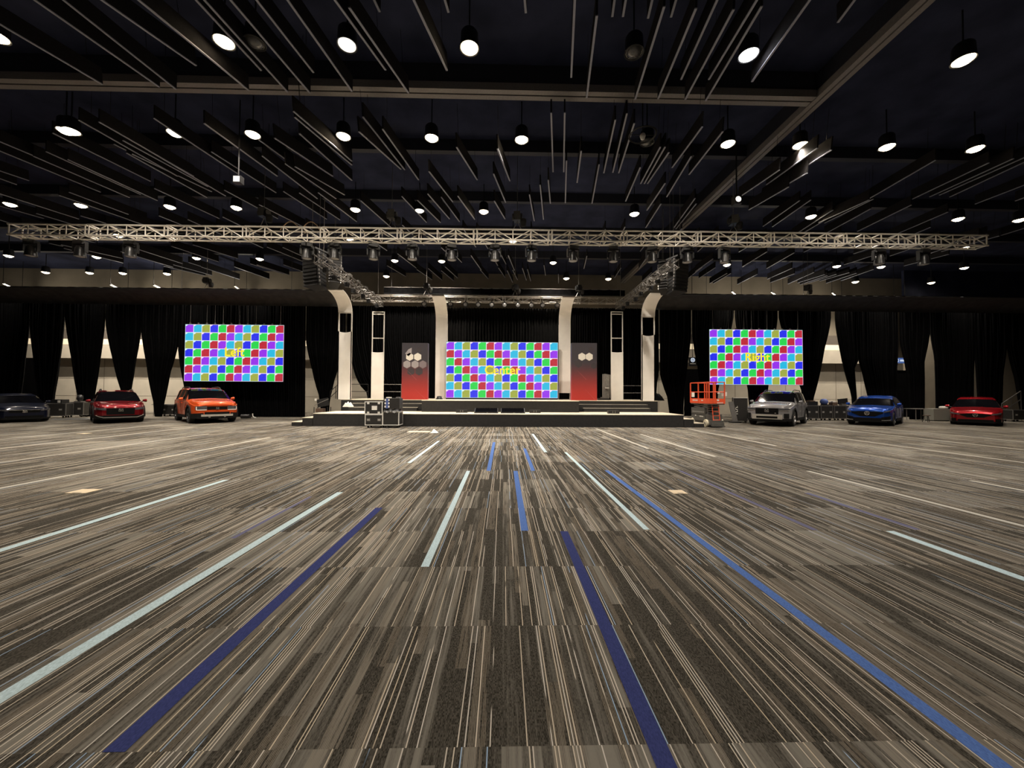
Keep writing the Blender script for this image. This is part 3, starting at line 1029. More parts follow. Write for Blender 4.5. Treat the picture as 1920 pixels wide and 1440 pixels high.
for px, lab, left in ((777, 'printed red and grey kiosk with five pale hexagons, left of the centre screen', True), (1095.5, 'printed red and grey kiosk with two white hexagons, right of the centre screen', False)):
    Y = 22.1
    c = at(px, 745, Y)
    t = thing('kiosk', lab, 'kiosk', (c.x, Y, Z0))
    W, H = 1.48, at(px, 643, Y).z - Z0
    MB().bb((-W / 2, 0, 0.0), (W / 2, 0.35, H), KM).build('cabinet', t)
    MB().bb((-W / 2 + .03, 0.02, -0.0), (W / 2 - .03, 0.33, 0.03), BLACK).build('plinth', t)
    b = MB()
    u = W / 48.0
    r = 7.6 * u
    hz = lambda py: H - (py - 643) * u
    if left:
        hexagon(b, -0.17 + 0.08 - 6.6 * u, hz(669), r, HEX_W)
        hexagon(b, -0.09 + 8.2 * u, hz(669), r, HEX_W, -0.006)
        b.poly([(-18 * u, -.004, hz(663)), (-12 * u, -.004, hz(655)), (-6 * u, -.004, hz(652)), (-6 * u, -.004, hz(662)), (-12 * u, -.004, hz(668))], HEX_G, (0, .004, 0))
        hexagon(b, -14.5 * u, hz(683), r, HEX_G, -0.003)
        hexagon(b, 0.5 * u, hz(683), r, HEX_G, -0.0035)
        hexagon(b, 15 * u, hz(683), r, HEX_M, -0.003)
        hexagon(b, -7 * u, hz(696), r, HEX_D, -0.002)
        hexagon(b, 8 * u, hz(696), r, HEX_D, -0.0025)
        hexagon(b, 8 * u, hz(656), r * .7, HEX_D, -0.002)
    else:
        hexagon(b, -4.5 * u, hz(669), r, HEX_W)
        hexagon(b, 9.3 * u, hz(669), r, HEX_W, -0.006)
        hexagon(b, -11 * u, hz(682), r, HEX_D, -0.002)
        hexagon(b, 13 * u, hz(656), r * .8, HEX_D, -0.002)
        hexagon(b, 18 * u, hz(686), r * .8, HEX_D, -0.002)
    for x0, z0, x1, z1 in ((2 * u, hz(730), 20 * u, 0.05), (-14 * u, hz(694), 4 * u, hz(712))):
        b.poly([(x0, -.003, z0), (x1, -.003, z1), (x1 - .02, -.003, z1), (x0 - .004, -.003, z0)], HEX_L, (0, .003, 0))
    b.build('graphic', t)

# LED screens ----------------------------------------------------
def led_material(name, cols, rows, direction):
    m = mat(name, (0.01, 0.01, 0.01), 0.5)
    nt, bs = nodes_of(m)
    g = NB(nt)
    tc = nt.nodes.new('ShaderNodeTexCoord')
    P = g.sep(tc.outputs['Object'])
    u = g.math('DIVIDE', P[0], 0.5)
    v = g.math('DIVIDE', g.math('SUBTRACT', rows * 0.5, P[2]), 0.5)
    i, j = g.math('FLOOR', u), g.math('FLOOR', v)
    fu, fv = g.math('SUBTRACT', u, i), g.math('SUBTRACT', v, j)
    k = g.math('ADD', i, j) if direction > 0 else g.math('ADD', g.math('SUBTRACT', i, j), 12.0)
    k = g.math('FLOORED_MODULO', g.math('ADD', k, 0.01), 6.0)
    pal = [(0.30, 0.012, 0.85), (0.0, 0.50, 0.78), (0.35, 0.40, 0.04), (0.0, 0.010, 0.85), (0.0, 0.68, 0.06), (0.52, 0.0, 0.022)]
    col = pal[0]
    for n in range(1, 6):
        col = g.mix(g.math('GREATER_THAN', k, n - 0.25), col, pal[n])
    # outline of every tile, pale and tinted by its neighbour
    e = g.math('MAXIMUM', g.math('ABSOLUTE', g.math('SUBTRACT', fu, 0.5)), g.math('ABSOLUTE', g.math('SUBTRACT', fv, 0.5)))
    edge = g.math('GREATER_THAN', e, 0.464)
    c1 = g.math('MULTIPLY', g.math('LESS_THAN', fu, 0.28), g.math('LESS_THAN', fv, 0.13))
    c2 = g.math('MULTIPLY', g.math('LESS_THAN', fu, 0.17), g.math('LESS_THAN', fv, 0.21))
    edge = g.math('MAXIMUM', edge, g.math('MAXIMUM', c1, c2))
    tint = g.white(g.xyz(i, j, 4.0))
    wc = g.mix(g.math('GREATER_THAN', tint, 0.5), (0.72, 0.95, 1.0), (1.0, 0.78, 1.0))
    dots = g.noise(g.xyz(g.math('MULTIPLY', P[0], 9.0), g.math('MULTIPLY', P[2], 9.0), 0.0), 1.0, 2.0)
    col = g.mix(g.math('MULTIPLY', dots, 0.05), col, (1, 1, 1))
    col = g.mix(edge, col, wc)
    nt.links.new(col, bs.inputs['Emission Color'])
    bs.inputs['Emission Strength'].default_value = 0.98
    return m


def lettering(txt, height, parent, x, z, y, m_, off, depth=0.004, name='lettering'):
    cu = bpy.data.curves.new(name, 'FONT')
    cu.body = txt
    cu.size = height
    cu.offset = off
    cu.extrude = depth
    cu.align_x = 'CENTER'
    cu.space_character = 1.02
    tmp = bpy.data.objects.new(name, cu)
    COL.objects.link(tmp)
    dg = bpy.context.evaluated_depsgraph_get()
    me = bpy.data.meshes.new_from_object(tmp.evaluated_get(dg))
    bpy.data.objects.remove(tmp)
    bpy.data.curves.remove(cu)
    me.transform(Matrix.Rotation(PI / 2, 4, 'X'))
    me.name = name
    me.materials.clear()
    me.materials.append(m_)
    o = bpy.data.objects.new(name, me)
    COL.objects.link(o)
    o.parent = parent
    o.location = (x, y, z)
    return o


def led_screen(x0, Y, z0, cols, word, lab, direction, wires, tx, tz):
    rows = 7
    t = thing('led_screen', lab, 'screen', (x0, Y, z0))
    m = led_material('led_pattern_' + word.lower(), cols, rows, direction)
    W, H = cols * 0.5, rows * 0.5
    MB().bb((0, 0, 0), (W, 0.004, H), m).build('display', t)
    b = MB().bb((-0.01, 0.006, -0.02), (W + 0.01, 0.10, H + 0.02), BLACK)
    for k in range(cols):
        b.bb((k * .5 + .05, .1, .05), (k * .5 + .45, .16, H - .05), BLACKP)
    b.build('cabinet', t)
    lettering(word, 0.76, t, tx, tz, -0.012, YELLOWTXT, 0.014)
    if wires:
        for k in range(cols):
            MB().box((k * .5 + .25, 0.06, H + 0.06), (0.08, 0.06, 0.1), GREYM).build('hanging_bracket', t)
        for k in wires:
            MB().cyl((k * .5 + .25, 0.06, H + .08), (k * .5 + .25, 0.06, 7.62 - z0), 0.012, GREYM, 5).build('hanging_cable', t)
    else:
        MB().bb((0, .0, -.09), (W, .12, -.022), BLACK).build('foot', t)
    return t


a = at(346, 716, 24.0)
led_screen(-19.62, 24.0, 2.25, 12, 'Left', 'colour-tile video screen reading Left above the orange car', 1, (0, 2, 3, 4, 6, 7, 8, 11), 3.0, 1.56)
led_screen(-3.60, 24.05, 1.31, 14, 'Center', 'colour-tile video screen reading Center on the stage', -1, None, 3.52, 1.50)
led_screen(13.04, 24.0, 2.23, 12, 'Right', 'colour-tile video screen reading Right above the grey car', 1, (0, 2, 4, 5, 7, 11), 3.06, 1.50)

# ------------------------------------------------------------------ drapes
def drape(name, left, right, Y, lab, grp, ztop=None, pleat=0.16, amp=0.07, m_=None, rowsn=16, zbot=0.01):
    """left / right: surveyed (px, py) edge points from top to bottom"""
    L = [at(x, y, Y) for x, y in left]
    Rr = [at(x, y, Y) for x, y in right]

    def edge(E, z):
        if z >= E[0].z:
            return E[0].x
        for p, q in zip(E, E[1:]):
            if q.z <= z <= p.z:
                f = (p.z - z) / max(1e-6, p.z - q.z)
                f = f * f * 0.35 + f * 0.65
                return p.x + (q.x - p.x) * f
        return E[-1].x
    zt = ztop or max(L[0].z, Rr[0].z)
    wtop = Rr[0].x - L[0].x
    n = max(10, int(wtop / pleat) * 4)
    n = min(n, 260)
    rows = []
    ph = random.uniform(0, 6)
    for i in range(rowsn + 1):
        z = zt + (zbot - zt) * i / rowsn
        xl, xr = edge(L, z), edge(Rr, z)
        row = []
        for k in range(n + 1):
            u = k / n
            s = u * wtop / pleat * 2 * PI
            y = amp * math.sin(s + ph + 0.5 * math.sin(u * 9)) + 0.03 * math.sin(s * 0.37 + i * 0.25)
            row.append((xl + (xr - xl) * u, y, z))
        rows.append(row)
    b = MB().grid(rows, m_ or VELVET).grid([[(x, y + 0.015, z) for x, y, z in r] for r in rows], m_ or VELVET)
    o = b.build(name, None, (0, Y, 0), smooth=True)
    tag(o, lab, 'curtain', grp)
    return o


DY = 25.0
T = 560      # top of the hanging drapes in the survey (behind the valance)
G = 'black velvet drapes behind the cars'
DR = [
    ([(-190, T), (-190, 785)], [(55, 613), (47, 670), (38, 740), (32, 785)], 'black drape at the extreme left behind the navy car'),
    ([(55, 613), (62, 670), (72, 740), (78, 785)], [(122, 590), (112, 675), (102, 738), (97, 785)], 'black drape tapering down behind the right side of the navy car'),
    ([(122, 590), (135, 675), (146, 738), (152, 785)], [(196, 604), (186, 675), (176, 735), (172, 785)], 'black drape tapering down at the left side of the dark red car'),
    ([(196, 604), (212, 675), (230, 735), (236, 785)], [(265, 618), (255, 675), (245, 735), (241, 785)], 'black drape gathered to a point above the roof of the dark red car'),
    ([(265, 618), (275, 680), (289, 752), (293, 785)], [(333, 645), (318, 700), (306, 758), (301, 785)], 'black drape gathered to a leg between the dark red and orange cars'),
    ([(333, 645), (337, 680), (345, 720), (356, 785)], [(573, 600), (571, 785)], 'wide flat black drape behind the screen reading Left'),
    ([(574, 640), (585, 690), (600, 745), (604, 785)], [(648, 640), (634, 690), (626, 715), (618, 748), (615, 785)], 'black drape tapering down just left of the left banner column'),
]
for l, r, lab in DR:
    drape('drape_panel', l, r, DY, lab, G, ztop=7.7)
drape('drape_panel', [(650, 630), (658, 670), (664, 697), (675, 722), (689, 737), (690, 760), (690, 800)], [(838, 600), (838, 800)], 26.4, 'black drape swept aside in a curve behind the left bare frame column', 'stage back drapes', ztop=7.55, zbot=1.225)
drape('drape_panel', [(836, 600), (836, 800)], [(1049, 600), (1049, 800)], 26.75, 'black pleated drape behind the screen reading Center', 'stage back drapes', ztop=7.55, zbot=1.225, pleat=0.2, amp=0.09, m_=mat('stage_velvet', (0.0042, 0.004, 0.0039), .9, var=.5, scale=5, spec=.1))
drape('drape_panel', [(1047, 600), (1047, 800)], [(1236, 695), (1232, 720), (1226, 800)], 26.4, 'black drape behind the right bare frame column', 'stage back drapes', ztop=7.55, zbot=1.225)
DR = [
    ([(1237, 702), (1251, 745), (1257, 790)], [(1297, 628), (1291, 680), (1284, 730), (1280, 790)], 'black drape between the right banner column and the orange lift'),
    ([(1298, 628), (1308, 688), (1314, 735), (1317, 790)], [(1377, 590), (1366, 640), (1347, 725), (1340, 790)], 'black drape behind the orange lift'),
    ([(1379, 590), (1387, 640), (1403, 725), (1409, 790)], [(1459, 595), (1452, 640), (1440, 725), (1432, 790)], 'black drape tapering down behind the roof of the grey car'),
    ([(1461, 595), (1475, 640), (1503, 730), (1510, 790)], [(1557, 600), (1545, 655), (1523, 750), (1517, 790)], 'black drape tapering down at the right side of the grey car'),
    ([(1566, 600), (1575, 655), (1597, 740), (1602, 790)], [(1610, 672), (1602, 690), (1605, 745), (1607, 790)], 'narrow black drape gathered to a thin leg above the left side of the blue car'),
    ([(1610, 672), (1618, 700), (1627, 740), (1634, 790)], [(1684, 640), (1681, 690), (1679, 790)], 'broad black drape behind the blue car'),
    ([(1689, 640), (1697, 675), (1702, 700), (1706, 790)], [(1743, 622), (1733, 675), (1733, 790)], 'black drape hanging beside the blue sign'),
    ([(1744, 622), (1752, 670), (1754, 790)], [(1827, 648), (1825, 700), (1822, 790)], 'black drape behind the left half of the bright red car'),
    ([(1829, 648), (1832, 700), (1836, 790)], [(1889, 650), (1882, 700), (1877, 790)], 'black drape behind the right half of the bright red car'),
    ([(1891, 650), (1905, 710), (1918, 790)], [(2080, 600), (2080, 790)], 'black drape at the extreme right beside the stair rail'),
]
for l, r, lab in DR:
    drape('drape_panel', l, r, DY, lab, G.replace('cars', 'cars on the right'), ztop=7.7)

# plain black masking flats standing behind the parted drapes
for px0, px1, py, Y, lab in ((-30, 100, 671, 28.2, 'low black masking flat behind the gap over the navy car'), (1283, 1320, 692, 28.2, 'low black masking flat behind the gap left of the orange lift'), (1640, 1722, 694, 28.0, 'low black masking flat behind the gap under the blue sign')):
    a, b_ = at(px0, py, Y), at(px1, py, Y)
    t = thing('masking_flat', lab, 'masking flat', ((a.x + b_.x) / 2, Y, 0))
    w = b_.x - a.x
    MB().bb((-w / 2, 0, 0), (w / 2, .05, a.z), VELVET).build('cloth', t)
    for sx in (-1, 1):
        MB().box((sx * w * .35, .35, .02), (.3, .7, .04), BLACK).cyl((sx * w * .35, .68, .04), (sx * w * .35, .06, a.z * .7), .02, BLACK, 5).build('brace', t)
# black support bars behind the valances, carrying the screens
for xa, xb, lab in ((-20.6, -12.6, 'black support bar above the screen reading Left'), (12.3, 19.8, 'black support bar above the screen reading Right')):
    t = thing('support_bar', lab, 'bar', ((xa + xb) / 2, 24.06, 7.72))
    MB().bb((-(xb - xa) / 2, -.12, -.1), ((xb - xa) / 2, .12, .1), BLACK).build('beam', t)
    for sx in (-1, 1):
        MB().cyl((sx * (xb - xa) * .42, 0, .1), (sx * (xb - xa) * .42, 0, 3.57), .012, BLACK, 5).build('hanging_cable', t)
# valances over the screens, rolled forward at the top
for xa, xb, s, lab in ((-30.5, None, -1, 'long black valance over the screen reading Left'), (None, 30.5, 1, 'long black valance over the screen reading Right')):
    if s < 0:
        xb = at(632, 600, 21.65).x
    else:
        xa = at(1229, 600, 21.65).x
    w = xb - xa
    t = thing('valance', lab, 'valance', ((xa + xb) / 2, 21.65, 0))
    prof = [(0, 6.42), (0.0, 6.5)] + [(y, z) for y, z in arc(6.52, 1.55, 82, 12, 0.32)]
    n = 120
    b = MB()
    for off in (0, 0.02):
        rows = [[(-w / 2 + w * k / n, y + off + 0.02 * math.sin(k * 1.9) * (1 if k % 9 else 2.5), z + off * .5) for k in range(n + 1)] for y, z in prof]
        b.grid(rows, VALANCE)
    b.build('cloth', t, smooth=True)
    MB().cyl((-w / 2, prof[-1][0] + .05, prof[-1][1] - .02), (w / 2, prof[-1][0] + .05, prof[-1][1] - .02), 0.03, BLACK, 8).build('pipe', t)
bp = at(720, 542, 25.6), at(1172, 543, 25.6)
t = thing('border_curtain', 'long flat black border curtain above the stage truss', 'curtain', (bp[0].x, 25.6, 8.22))
Lb = bp[1].x - bp[0].x
rows = [[(Lb * k / 90, 0.03 * math.sin(k * 1.7), z) for k in range(91)] for z in (0, .2, .40)]
MB().grid(rows, VELVET).grid([[(x, y + .02, z) for x, y, z in r] for r in rows], VELVET).build('cloth', t, smooth=True)
MB().cyl((0, 0, .41), (Lb, 0, .41), .03, GREYM, 6).build('pipe', t)
for x in (.5, Lb / 2, Lb - .5):
    MB().cyl((x, 0, .41), (x, 0, 3.07), .01, GREYM, 4).build('hanging_cable', t)
MB().cyl((0, 0, -.02), (Lb, 0, -.02), .025, BLACK, 6).build('hem_pipe', t)

# ------------------------------------------------------------------ cars
def interp(tab, s):
    if s <= tab[0][0]:
        return tab[0][1]
    for (a, b), (c, d) in zip(tab, tab[1:]):
        if s <= c:
            return b + (d - b) * (s - a) / (c - a) if c > a else d
    return tab[-1][1]


def build_car(name, label, loc, yaw, sp, body, fronts, group='display cars'):
    t = thing(name, label, 'car', loc, yaw, group)
    L, W, Rw = sp['L'], sp['W'], sp['R']
    hw = W / 2
    R2 = Rw + 0.06
    fo, wbse = sp['fo'], sp['wb']
    top, zb, belt = sp['top'], sp['zb'], sp['belt']
    zmax = max(z for _, z in top)
    plan = sp.get('plan') or [(0, .70), (.06, .80), (.2, .90), (.45, .97), (.9, 1.0), (L - .9, 1.0), (L - .3, .95), (L - .08, .88), (L, .80)]
    ws0, ws1 = sp['ws']
    rs0, rs1 = sp['rs']
    wins = sp['wins']
    st_ = {0.0, L}
    for s, _ in top + plan:
        st_.add(round(s, 3))
    for sw in (fo, fo + wbse):
        for k in (-1.012, -1, -.93, -.75, -.42, 0, .42, .75, .93, 1, 1.012):
            st_.add(round(sw + k * R2, 3))
    for a, b in wins:
        st_ |= {a, b}
    S = sorted(s for s in st_ if 0 <= s <= L)
    prof = []
    for s in S:
        w = hw * interp(plan, s)
        zt = interp(top, s)
        zbl = min(interp(belt, s), zt - 0.035)
        g = max(0, min(1, (zt - zbl - .05) / (zmax - zbl - .05)))
        z0 = zb if .25 < s < L - .25 else zb + 0.06
        for sw in (fo, fo + wbse):
            d = abs(s - sw)
            if d <= R2:
                z0 = max(z0, Rw + math.sqrt(max(0, R2 * R2 - d * d)))
        zm = max(z0 + 0.02, min(zbl - .02, 0.62 * zbl + .38 * zb))
        wr = w * (0.93 + (sp['tumble'] - 0.93) * g)
        prof.append([(0, z0), (w * .80, z0), (w * .985, z0 + .012), (w, zm), (w * .985, zbl), (w * (.955 - .02 * g), zbl + .012),
                     (wr, zt - 0.05 - 0.02 * g if g > .05 else zt - .012), (wr * .86, zt - .006), (0, zt + (0.02 if g > .5 else .03))])
    b = MB()
    gl = {'windshield': MB(), 'rear_window': MB(), 'side_window': MB()}
    side = []
    np_ = len(prof[0])
    for i in range(len(S) - 1):
        s0, s1 = S[i], S[i + 1]
        m0 = (s0 + s1) / 2
        x0, x1 = L / 2 - s0, L / 2 - s1
        for sg in (1, -1):
            for k in range(np_ - 1):
                a, c = prof[i][k], prof[i][k + 1]
                d, e = prof[i + 1][k], prof[i + 1][k + 1]
                q = [(x0, sg * a[0], a[1]), (x0, sg * c[0], c[1]), (x1, sg * e[0], e[1]), (x1, sg * d[0], d[1])]
                if k >= 6 and ws0 <= m0 <= ws1:
                    gl['windshield'].add(q, [(0, 1, 2, 3)], GLASS)
                elif k >= 6 and rs0 <= m0 <= rs1:
                    gl['rear_window'].add(q, [(0, 1, 2, 3)], GLASS)
                elif k == 5 and any(p0 <= m0 <= p1 for p0, p1 in wins):
                    side.append((sg, q))
                else:
                    b.add(q, [(0, 1, 2, 3)], body)
    for pr, s in ((prof[0], S[0]), (prof[-1], S[-1])):
        x = L / 2 - s
        b.add([(x, y, z) for y, z in pr] + [(x, -y, z) for y, z in pr[-2:0:-1]], [tuple(range(2 * np_ - 2))], body)
    bo = b.build('body', t)
    bm = bmesh.new()
    bm.from_mesh(bo.data)
    bmesh.ops.remove_doubles(bm, verts=bm.verts, dist=0.0008)
    bmesh.ops.recalc_face_normals(bm, faces=bm.faces)
    bm.to_mesh(bo.data)
    bm.free()
    bo.data.polygons.foreach_set('use_smooth', [True] * len(bo.data.polygons))
    bo.data.set_sharp_from_angle(angle=R_(32))
    for nm in ('windshield', 'rear_window'):
        if gl[nm].v:
            gl[nm].build(nm, t, smooth=True)
    for sg in (1, -1):
        for p0, p1 in wins:
            wm = MB()
            for g_, q in side:
                if g_ == sg and p0 <= L / 2 - (q[0][0] + q[2][0]) / 2 <= p1:
                    wm.add(q, [(0, 1, 2, 3)], GLASS)
            if wm.v:
                wm.build('side_window', t)
    # wheels
    tw = 0.24
    for sw in (fo, fo + wbse):
        for sg in (1, -1):
            yo = sg * (hw - tw / 2 - 0.015)
            wv = MB().lathe([(Rw * .66, -tw / 2), (Rw * .93, -tw / 2), (Rw, -tw * .36), (Rw, tw * .36), (Rw * .93, tw / 2), (Rw * .66, tw / 2), (Rw * .64, 0), (Rw * .66, -tw / 2)], TYRE, 24, axis='Y')
            wv.lathe([(0, 0), (Rw * .66, 0)], BLACK, 24, axis='Y')
            wo = wv.build('wheel', t, (L / 2 - sw, yo, Rw), smooth=True, angle=35)
            rb = MB().lathe([(Rw * .66, .10 * sg), (Rw * .58, .115 * sg), (Rw * .56, .07 * sg)], sp['rim'], 24, axis='Y')
            rb.lathe([(0, .10 * sg), (Rw * .13, .095 * sg), (Rw * .14, .02 * sg)], sp['rim'], 12, axis='Y')
            for k in range(5):
                a_ = 2 * PI * k / 5 + .3
                for da in (-.16, .16):
                    p = Vector((math.cos(a_ + da * .4), 0, math.sin(a_ + da * .4))) * Rw * .1
                    q = Vector((math.cos(a_ + da), 0, math.sin(a_ + da))) * Rw * .6
                    rb.cyl(p + Vector((0, .085 * sg, 0)), q + Vector((0, .09 * sg, 0)), .018, sp['rim'], 5)
            rb.build('rim', wo, smooth=True, angle=40)
    # arch rings and sills
    if sp.get('clad'):
        for sw in (fo, fo + wbse):
            for sg in (1, -1):
                ar = MB()
                r0, r1 = R2 - .01, R2 + .075
                rows = []
                for k in range(13):
                    a_ = R_(-8 + 196 * k / 12)
                    rows.append([(L / 2 - sw + r_ * math.cos(a_), sg * y_, Rw + r_ * math.sin(a_)) for r_, y_ in ((r0, hw - .06), (r0, hw + .022), (r1, hw + .018), (r1 + .01, hw - .05))])
                ar.grid(rows, CLAD)
                ar.build('arch_trim', t, smooth=True, angle=40)
    for sg in (1, -1):
        MB().box((L / 2 - fo - wbse / 2, sg * (hw - .01), zb + .07), (wbse - 2 * R2 - .1, .05, .14), CLAD).build('side_sill', t)
        # mirror
        sm = ws0 + 0.42
        zbm = interp(belt, sm)
        mm = MB().lathe([(0, -.11), (.05, -.10), (.085, 0), (.08, .06), (0, .075)], body if not sp.get('darkmirror') else BLACKP, 12, (L / 2 - sm + .02, sg * (hw + .12), zbm + .10), 'Y')
        mm.cyl((L / 2 - sm, sg * (hw - .06), zbm + .03), (L / 2 - sm, sg * (hw + .08), zbm + .07), .025, BLACKP, 6)
        mm.build('mirror', t, smooth=True, angle=40)
        # door handles and shut lines
        for s_ in sp['handles']:
            MB().box((L / 2 - s_, sg * (hw + .006), interp(belt, s_) - .11), (.2, .03, .035), body).build('door_handle', t)
        dl = MB()
        for s_ in sp['shuts']:
            z1 = interp(belt, s_)
            dl.box((L / 2 - s_, sg * (hw + .001), (z1 + zb + .2) / 2), (.012, .01, z1 - zb - .25), BLACK)
        dl.build('door_seam', t)
        if sp.get('rails'):
            s0, s1 = sp['rails']
            zt = lambda s: interp(top, s) + .045
            rl = [(L / 2 - (s0 + (s1 - s0) * k / 8), sg * hw * (sp['tumble'] - .10), zt(s0 + (s1 - s0) * k / 8) + (0.02 if 0 < k < 8 else -.04)) for k in range(9)]
            MB().tube(rl, .022, BLACKP, 6).build('roof_rail', t)
    # plan outline for what sits on the nose
    out = [(L / 2, 0.0)] + [(L / 2 - s, hw * f) for s, f in plan if s <= 1.0]
    acc = [0]
    for p, q in zip(out, out[1:]):
        acc.append(acc[-1] + math.dist(p, q))

    def pt(tv, off):
        sgn = 1 if tv >= 0 else -1
        a_ = abs(tv)
        for (p, q), l0, l1 in zip(zip(out, out[1:]), acc, acc[1:]):
            if a_ <= l1 or q is out[-1]:
                f = (a_ - l0) / (l1 - l0)
                x, y = p[0] + (q[0] - p[0]) * f, p[1] + (q[1] - p[1]) * f
                nx, ny = (q[1] - p[1]), -(q[0] - p[0])
                ln = math.hypot(nx, ny)
                return x + nx / ln * off, sgn * (y + ny / ln * off)
    def band(nm, t0, t1, z0, z1, off, m_, z0b=None, z1b=None):
        n = max(4, int(abs(t1 - t0) / .05))
        rows = []
        for k in range(n + 1):
            f = k / n
            tv = t0 + (t1 - t0) * f
            za, zc = z0 + ((z0b if z0b is not None else z0) - z0) * f, z1 + ((z1b if z1b is not None else z1) - z1) * f
            xo, yo = pt(tv, off)
            xi, yi = pt(tv, -.05)
            rows.append([(xi, yi, za), (xo, yo, za), (xo, yo, zc), (xi, yi, zc), (xi, yi, za)])
        bb_ = MB().grid(rows, m_)
        bb_.add(rows[0][:4], [(0, 1, 2, 3)], m_).add(rows[-1][:4], [(0, 1, 2, 3)], m_)
        return bb_.build(nm, t)
    for f in fronts:
        nm, t0, t1, z0, z1, off, m_ = f[:7]
        ex = f[7] if len(f) > 7 else {}
        if ex.get('both'):
            a_, b_ = ex.get('z0b'), ex.get('z1b')
            band(nm, t0, t1, z0, z1, off, m_, a_, b_)
            band(nm, -t0, -t1, z0, z1, off, m_, a_, b_)
        else:
            band(nm, t0, t1, z0, z1, off, m_)
    # emblem
    ez, es, kind = sp['emblem']
    em = MB()
    x = L / 2 + .035
    if kind == 'caliper':
        em.lathe([(es, 0), (es * 1.1, .012), (es * .9, .012), (es * .88, 0)], CHROME, 20, (x, 0, ez), 'X')
        for sg in (1, -1):
            em.box((x + .006, sg * es * .35, ez), (.012, es * .16, es * 1.5), CHROME, Matrix.Rotation(R_(sg * 16), 3, 'X'))
        em.box((x + .006, 0, ez - es * .1), (.012, es * .5, es * .14), CHROME)
    else:
        for sg in (1, -1):
            em.box((x, sg * es * .9, ez), (.014, es * .14, es * 1.7), CHROME, Matrix.Rotation(R_(sg * 6), 3, 'X'))
            em.box((x, 0, ez + sg * es * .8), (.014, es * 1.8, es * .14), CHROME)
            em.box((x, sg * es * .42, ez), (.014, es * .2, es * 1.3), CHROME, Matrix.Rotation(R_(-sg * 6), 3, 'X'))
        em.box((x, 0, ez), (.014, es * .7, es * .2), CHROME)
    em.build('emblem', t)
    # underbody and tail lamps
    MB().bb((-L / 2 + .45, -hw * .72, zb - .06), (L / 2 - .45, hw * .72, zb + .05), BLACK).build('underbody', t)
    for sg in (1, -1):
        MB().box((-L / 2 + .03, sg * hw * .66, interp(belt, L - .2) - .18), (.08, .34, .14), mat('tail_lamp_red', (.3, .01, .01), .2)).build('tail_lamp', t)
    MB().tube([(L / 2 - .02, -.0, .0)] * 1 + [], .01, BLACK)
    return t


SUV = dict(L=4.86, W=2.0, R=.40, fo=.97, wb=2.89, zb=.27, tumble=.76, top=[(0, .93), (.05, 1.03), (.18, 1.10), (1.3, 1.20), (1.42, 1.23), (2.0, 1.66), (2.25, 1.755), (2.8, 1.80), (4.1, 1.775), (4.45, 1.70), (4.72, 1.16), (4.86, .95)],
           belt=[(0, .86), (1.3, 1.12), (4.5, 1.16), (4.86, .9)], ws=(1.42, 2.14), rs=(4.46, 4.72), wins=[(1.85, 2.62), (2.72, 3.5), (3.6, 4.3)], handles=(2.5, 3.4), shuts=(1.55, 2.67, 3.62), rails=(2.33, 4.3), clad=True, rim=RIMD, emblem=(.76, .07, 'h'))
GSUV = dict(SUV, rim=RIM, emblem=(.80, .09, 'h'))
CROSS = dict(L=4.66, W=1.86, R=.36, fo=.93, wb=2.70, zb=.23, tumble=.74, top=[(0, .78), (.06, .88), (.22, .95), (1.15, 1.06), (1.25, 1.08), (1.85, 1.48), (2.1, 1.58), (2.6, 1.65), (3.7, 1.62), (4.2, 1.52), (4.52, 1.06), (4.66, .82)],
             belt=[(0, .74), (1.2, 1.0), (4.3, 1.06), (4.66, .78)], ws=(1.25, 2.0), rs=(4.2, 4.52), wins=[(1.75, 2.5), (2.6, 3.4), (3.5, 3.95)], handles=(2.4, 3.3), shuts=(1.5, 2.55, 3.5), rails=(2.2, 3.9), clad=True, rim=RIMD, emblem=(.66, .08, 'h'))
BLUES = dict(CROSS, rails=None, clad=False, emblem=(.66, .095, 'caliper'), top=[(0, .76), (.06, .86), (.22, .93), (1.15, 1.02), (1.25, 1.04), (1.9, 1.42), (2.2, 1.53), (2.7, 1.58), (3.6, 1.53), (4.2, 1.38), (4.52, 1.06), (4.66, .82)])
SEDAN = dict(L=4.75, W=1.86, R=.335, fo=.93, wb=2.76, zb=.17, tumble=.72, top=[(0, .64), (.07, .73), (.25, .80), (1.2, .93), (1.32, .95), (2.0, 1.33), (2.25, 1.41), (2.7, 1.45), (3.2, 1.42), (3.5, 1.37), (4.25, 1.10), (4.6, 1.05), (4.75, .80)],
             belt=[(0, .60), (1.3, .89), (4.2, .98), (4.75, .76)], ws=(1.32, 2.1), rs=(3.5, 4.25), wins=[(1.85, 2.6), (2.7, 3.45)], handles=(2.5, 3.35), shuts=(1.55, 2.65, 3.5), rim=RIMD, emblem=(.56, .07, 'h'))
REDS = dict(SEDAN, emblem=(.57, .085, 'caliper'), W=1.88, top=[(s_, z if z < .9 else z + .07 * min(1, (z - .9) / .4)) for s_, z in SEDAN['top']])


def facing(p, rel):
    """heading of a car at p turned rel degrees away from the camera (positive: its nose swings to the viewer's right)"""
    return math.atan2(-p.y, -p.x) + R_(rel)


def ground(px, py):
    return atz(px, py, 0)


ORP = paint('orange_car_paint', (0.62, 0.085, 0.018))
GRP = paint('grey_car_paint', (0.25, 0.245, 0.25), .25)
DRP = paint('dark_red_car_paint', (0.17, 0.006, 0.010), .45)
RDP = paint('bright_red_car_paint', (0.27, 0.004, 0.009), .45)
BLP = paint('blue_car_paint', (0.008, 0.048, 0.27), .45)
NVP = mat('navy_car_paint', (0.004, 0.006, 0.018), 0.3, 0.1, coat=0.22, var=0.02, spec=0.2)

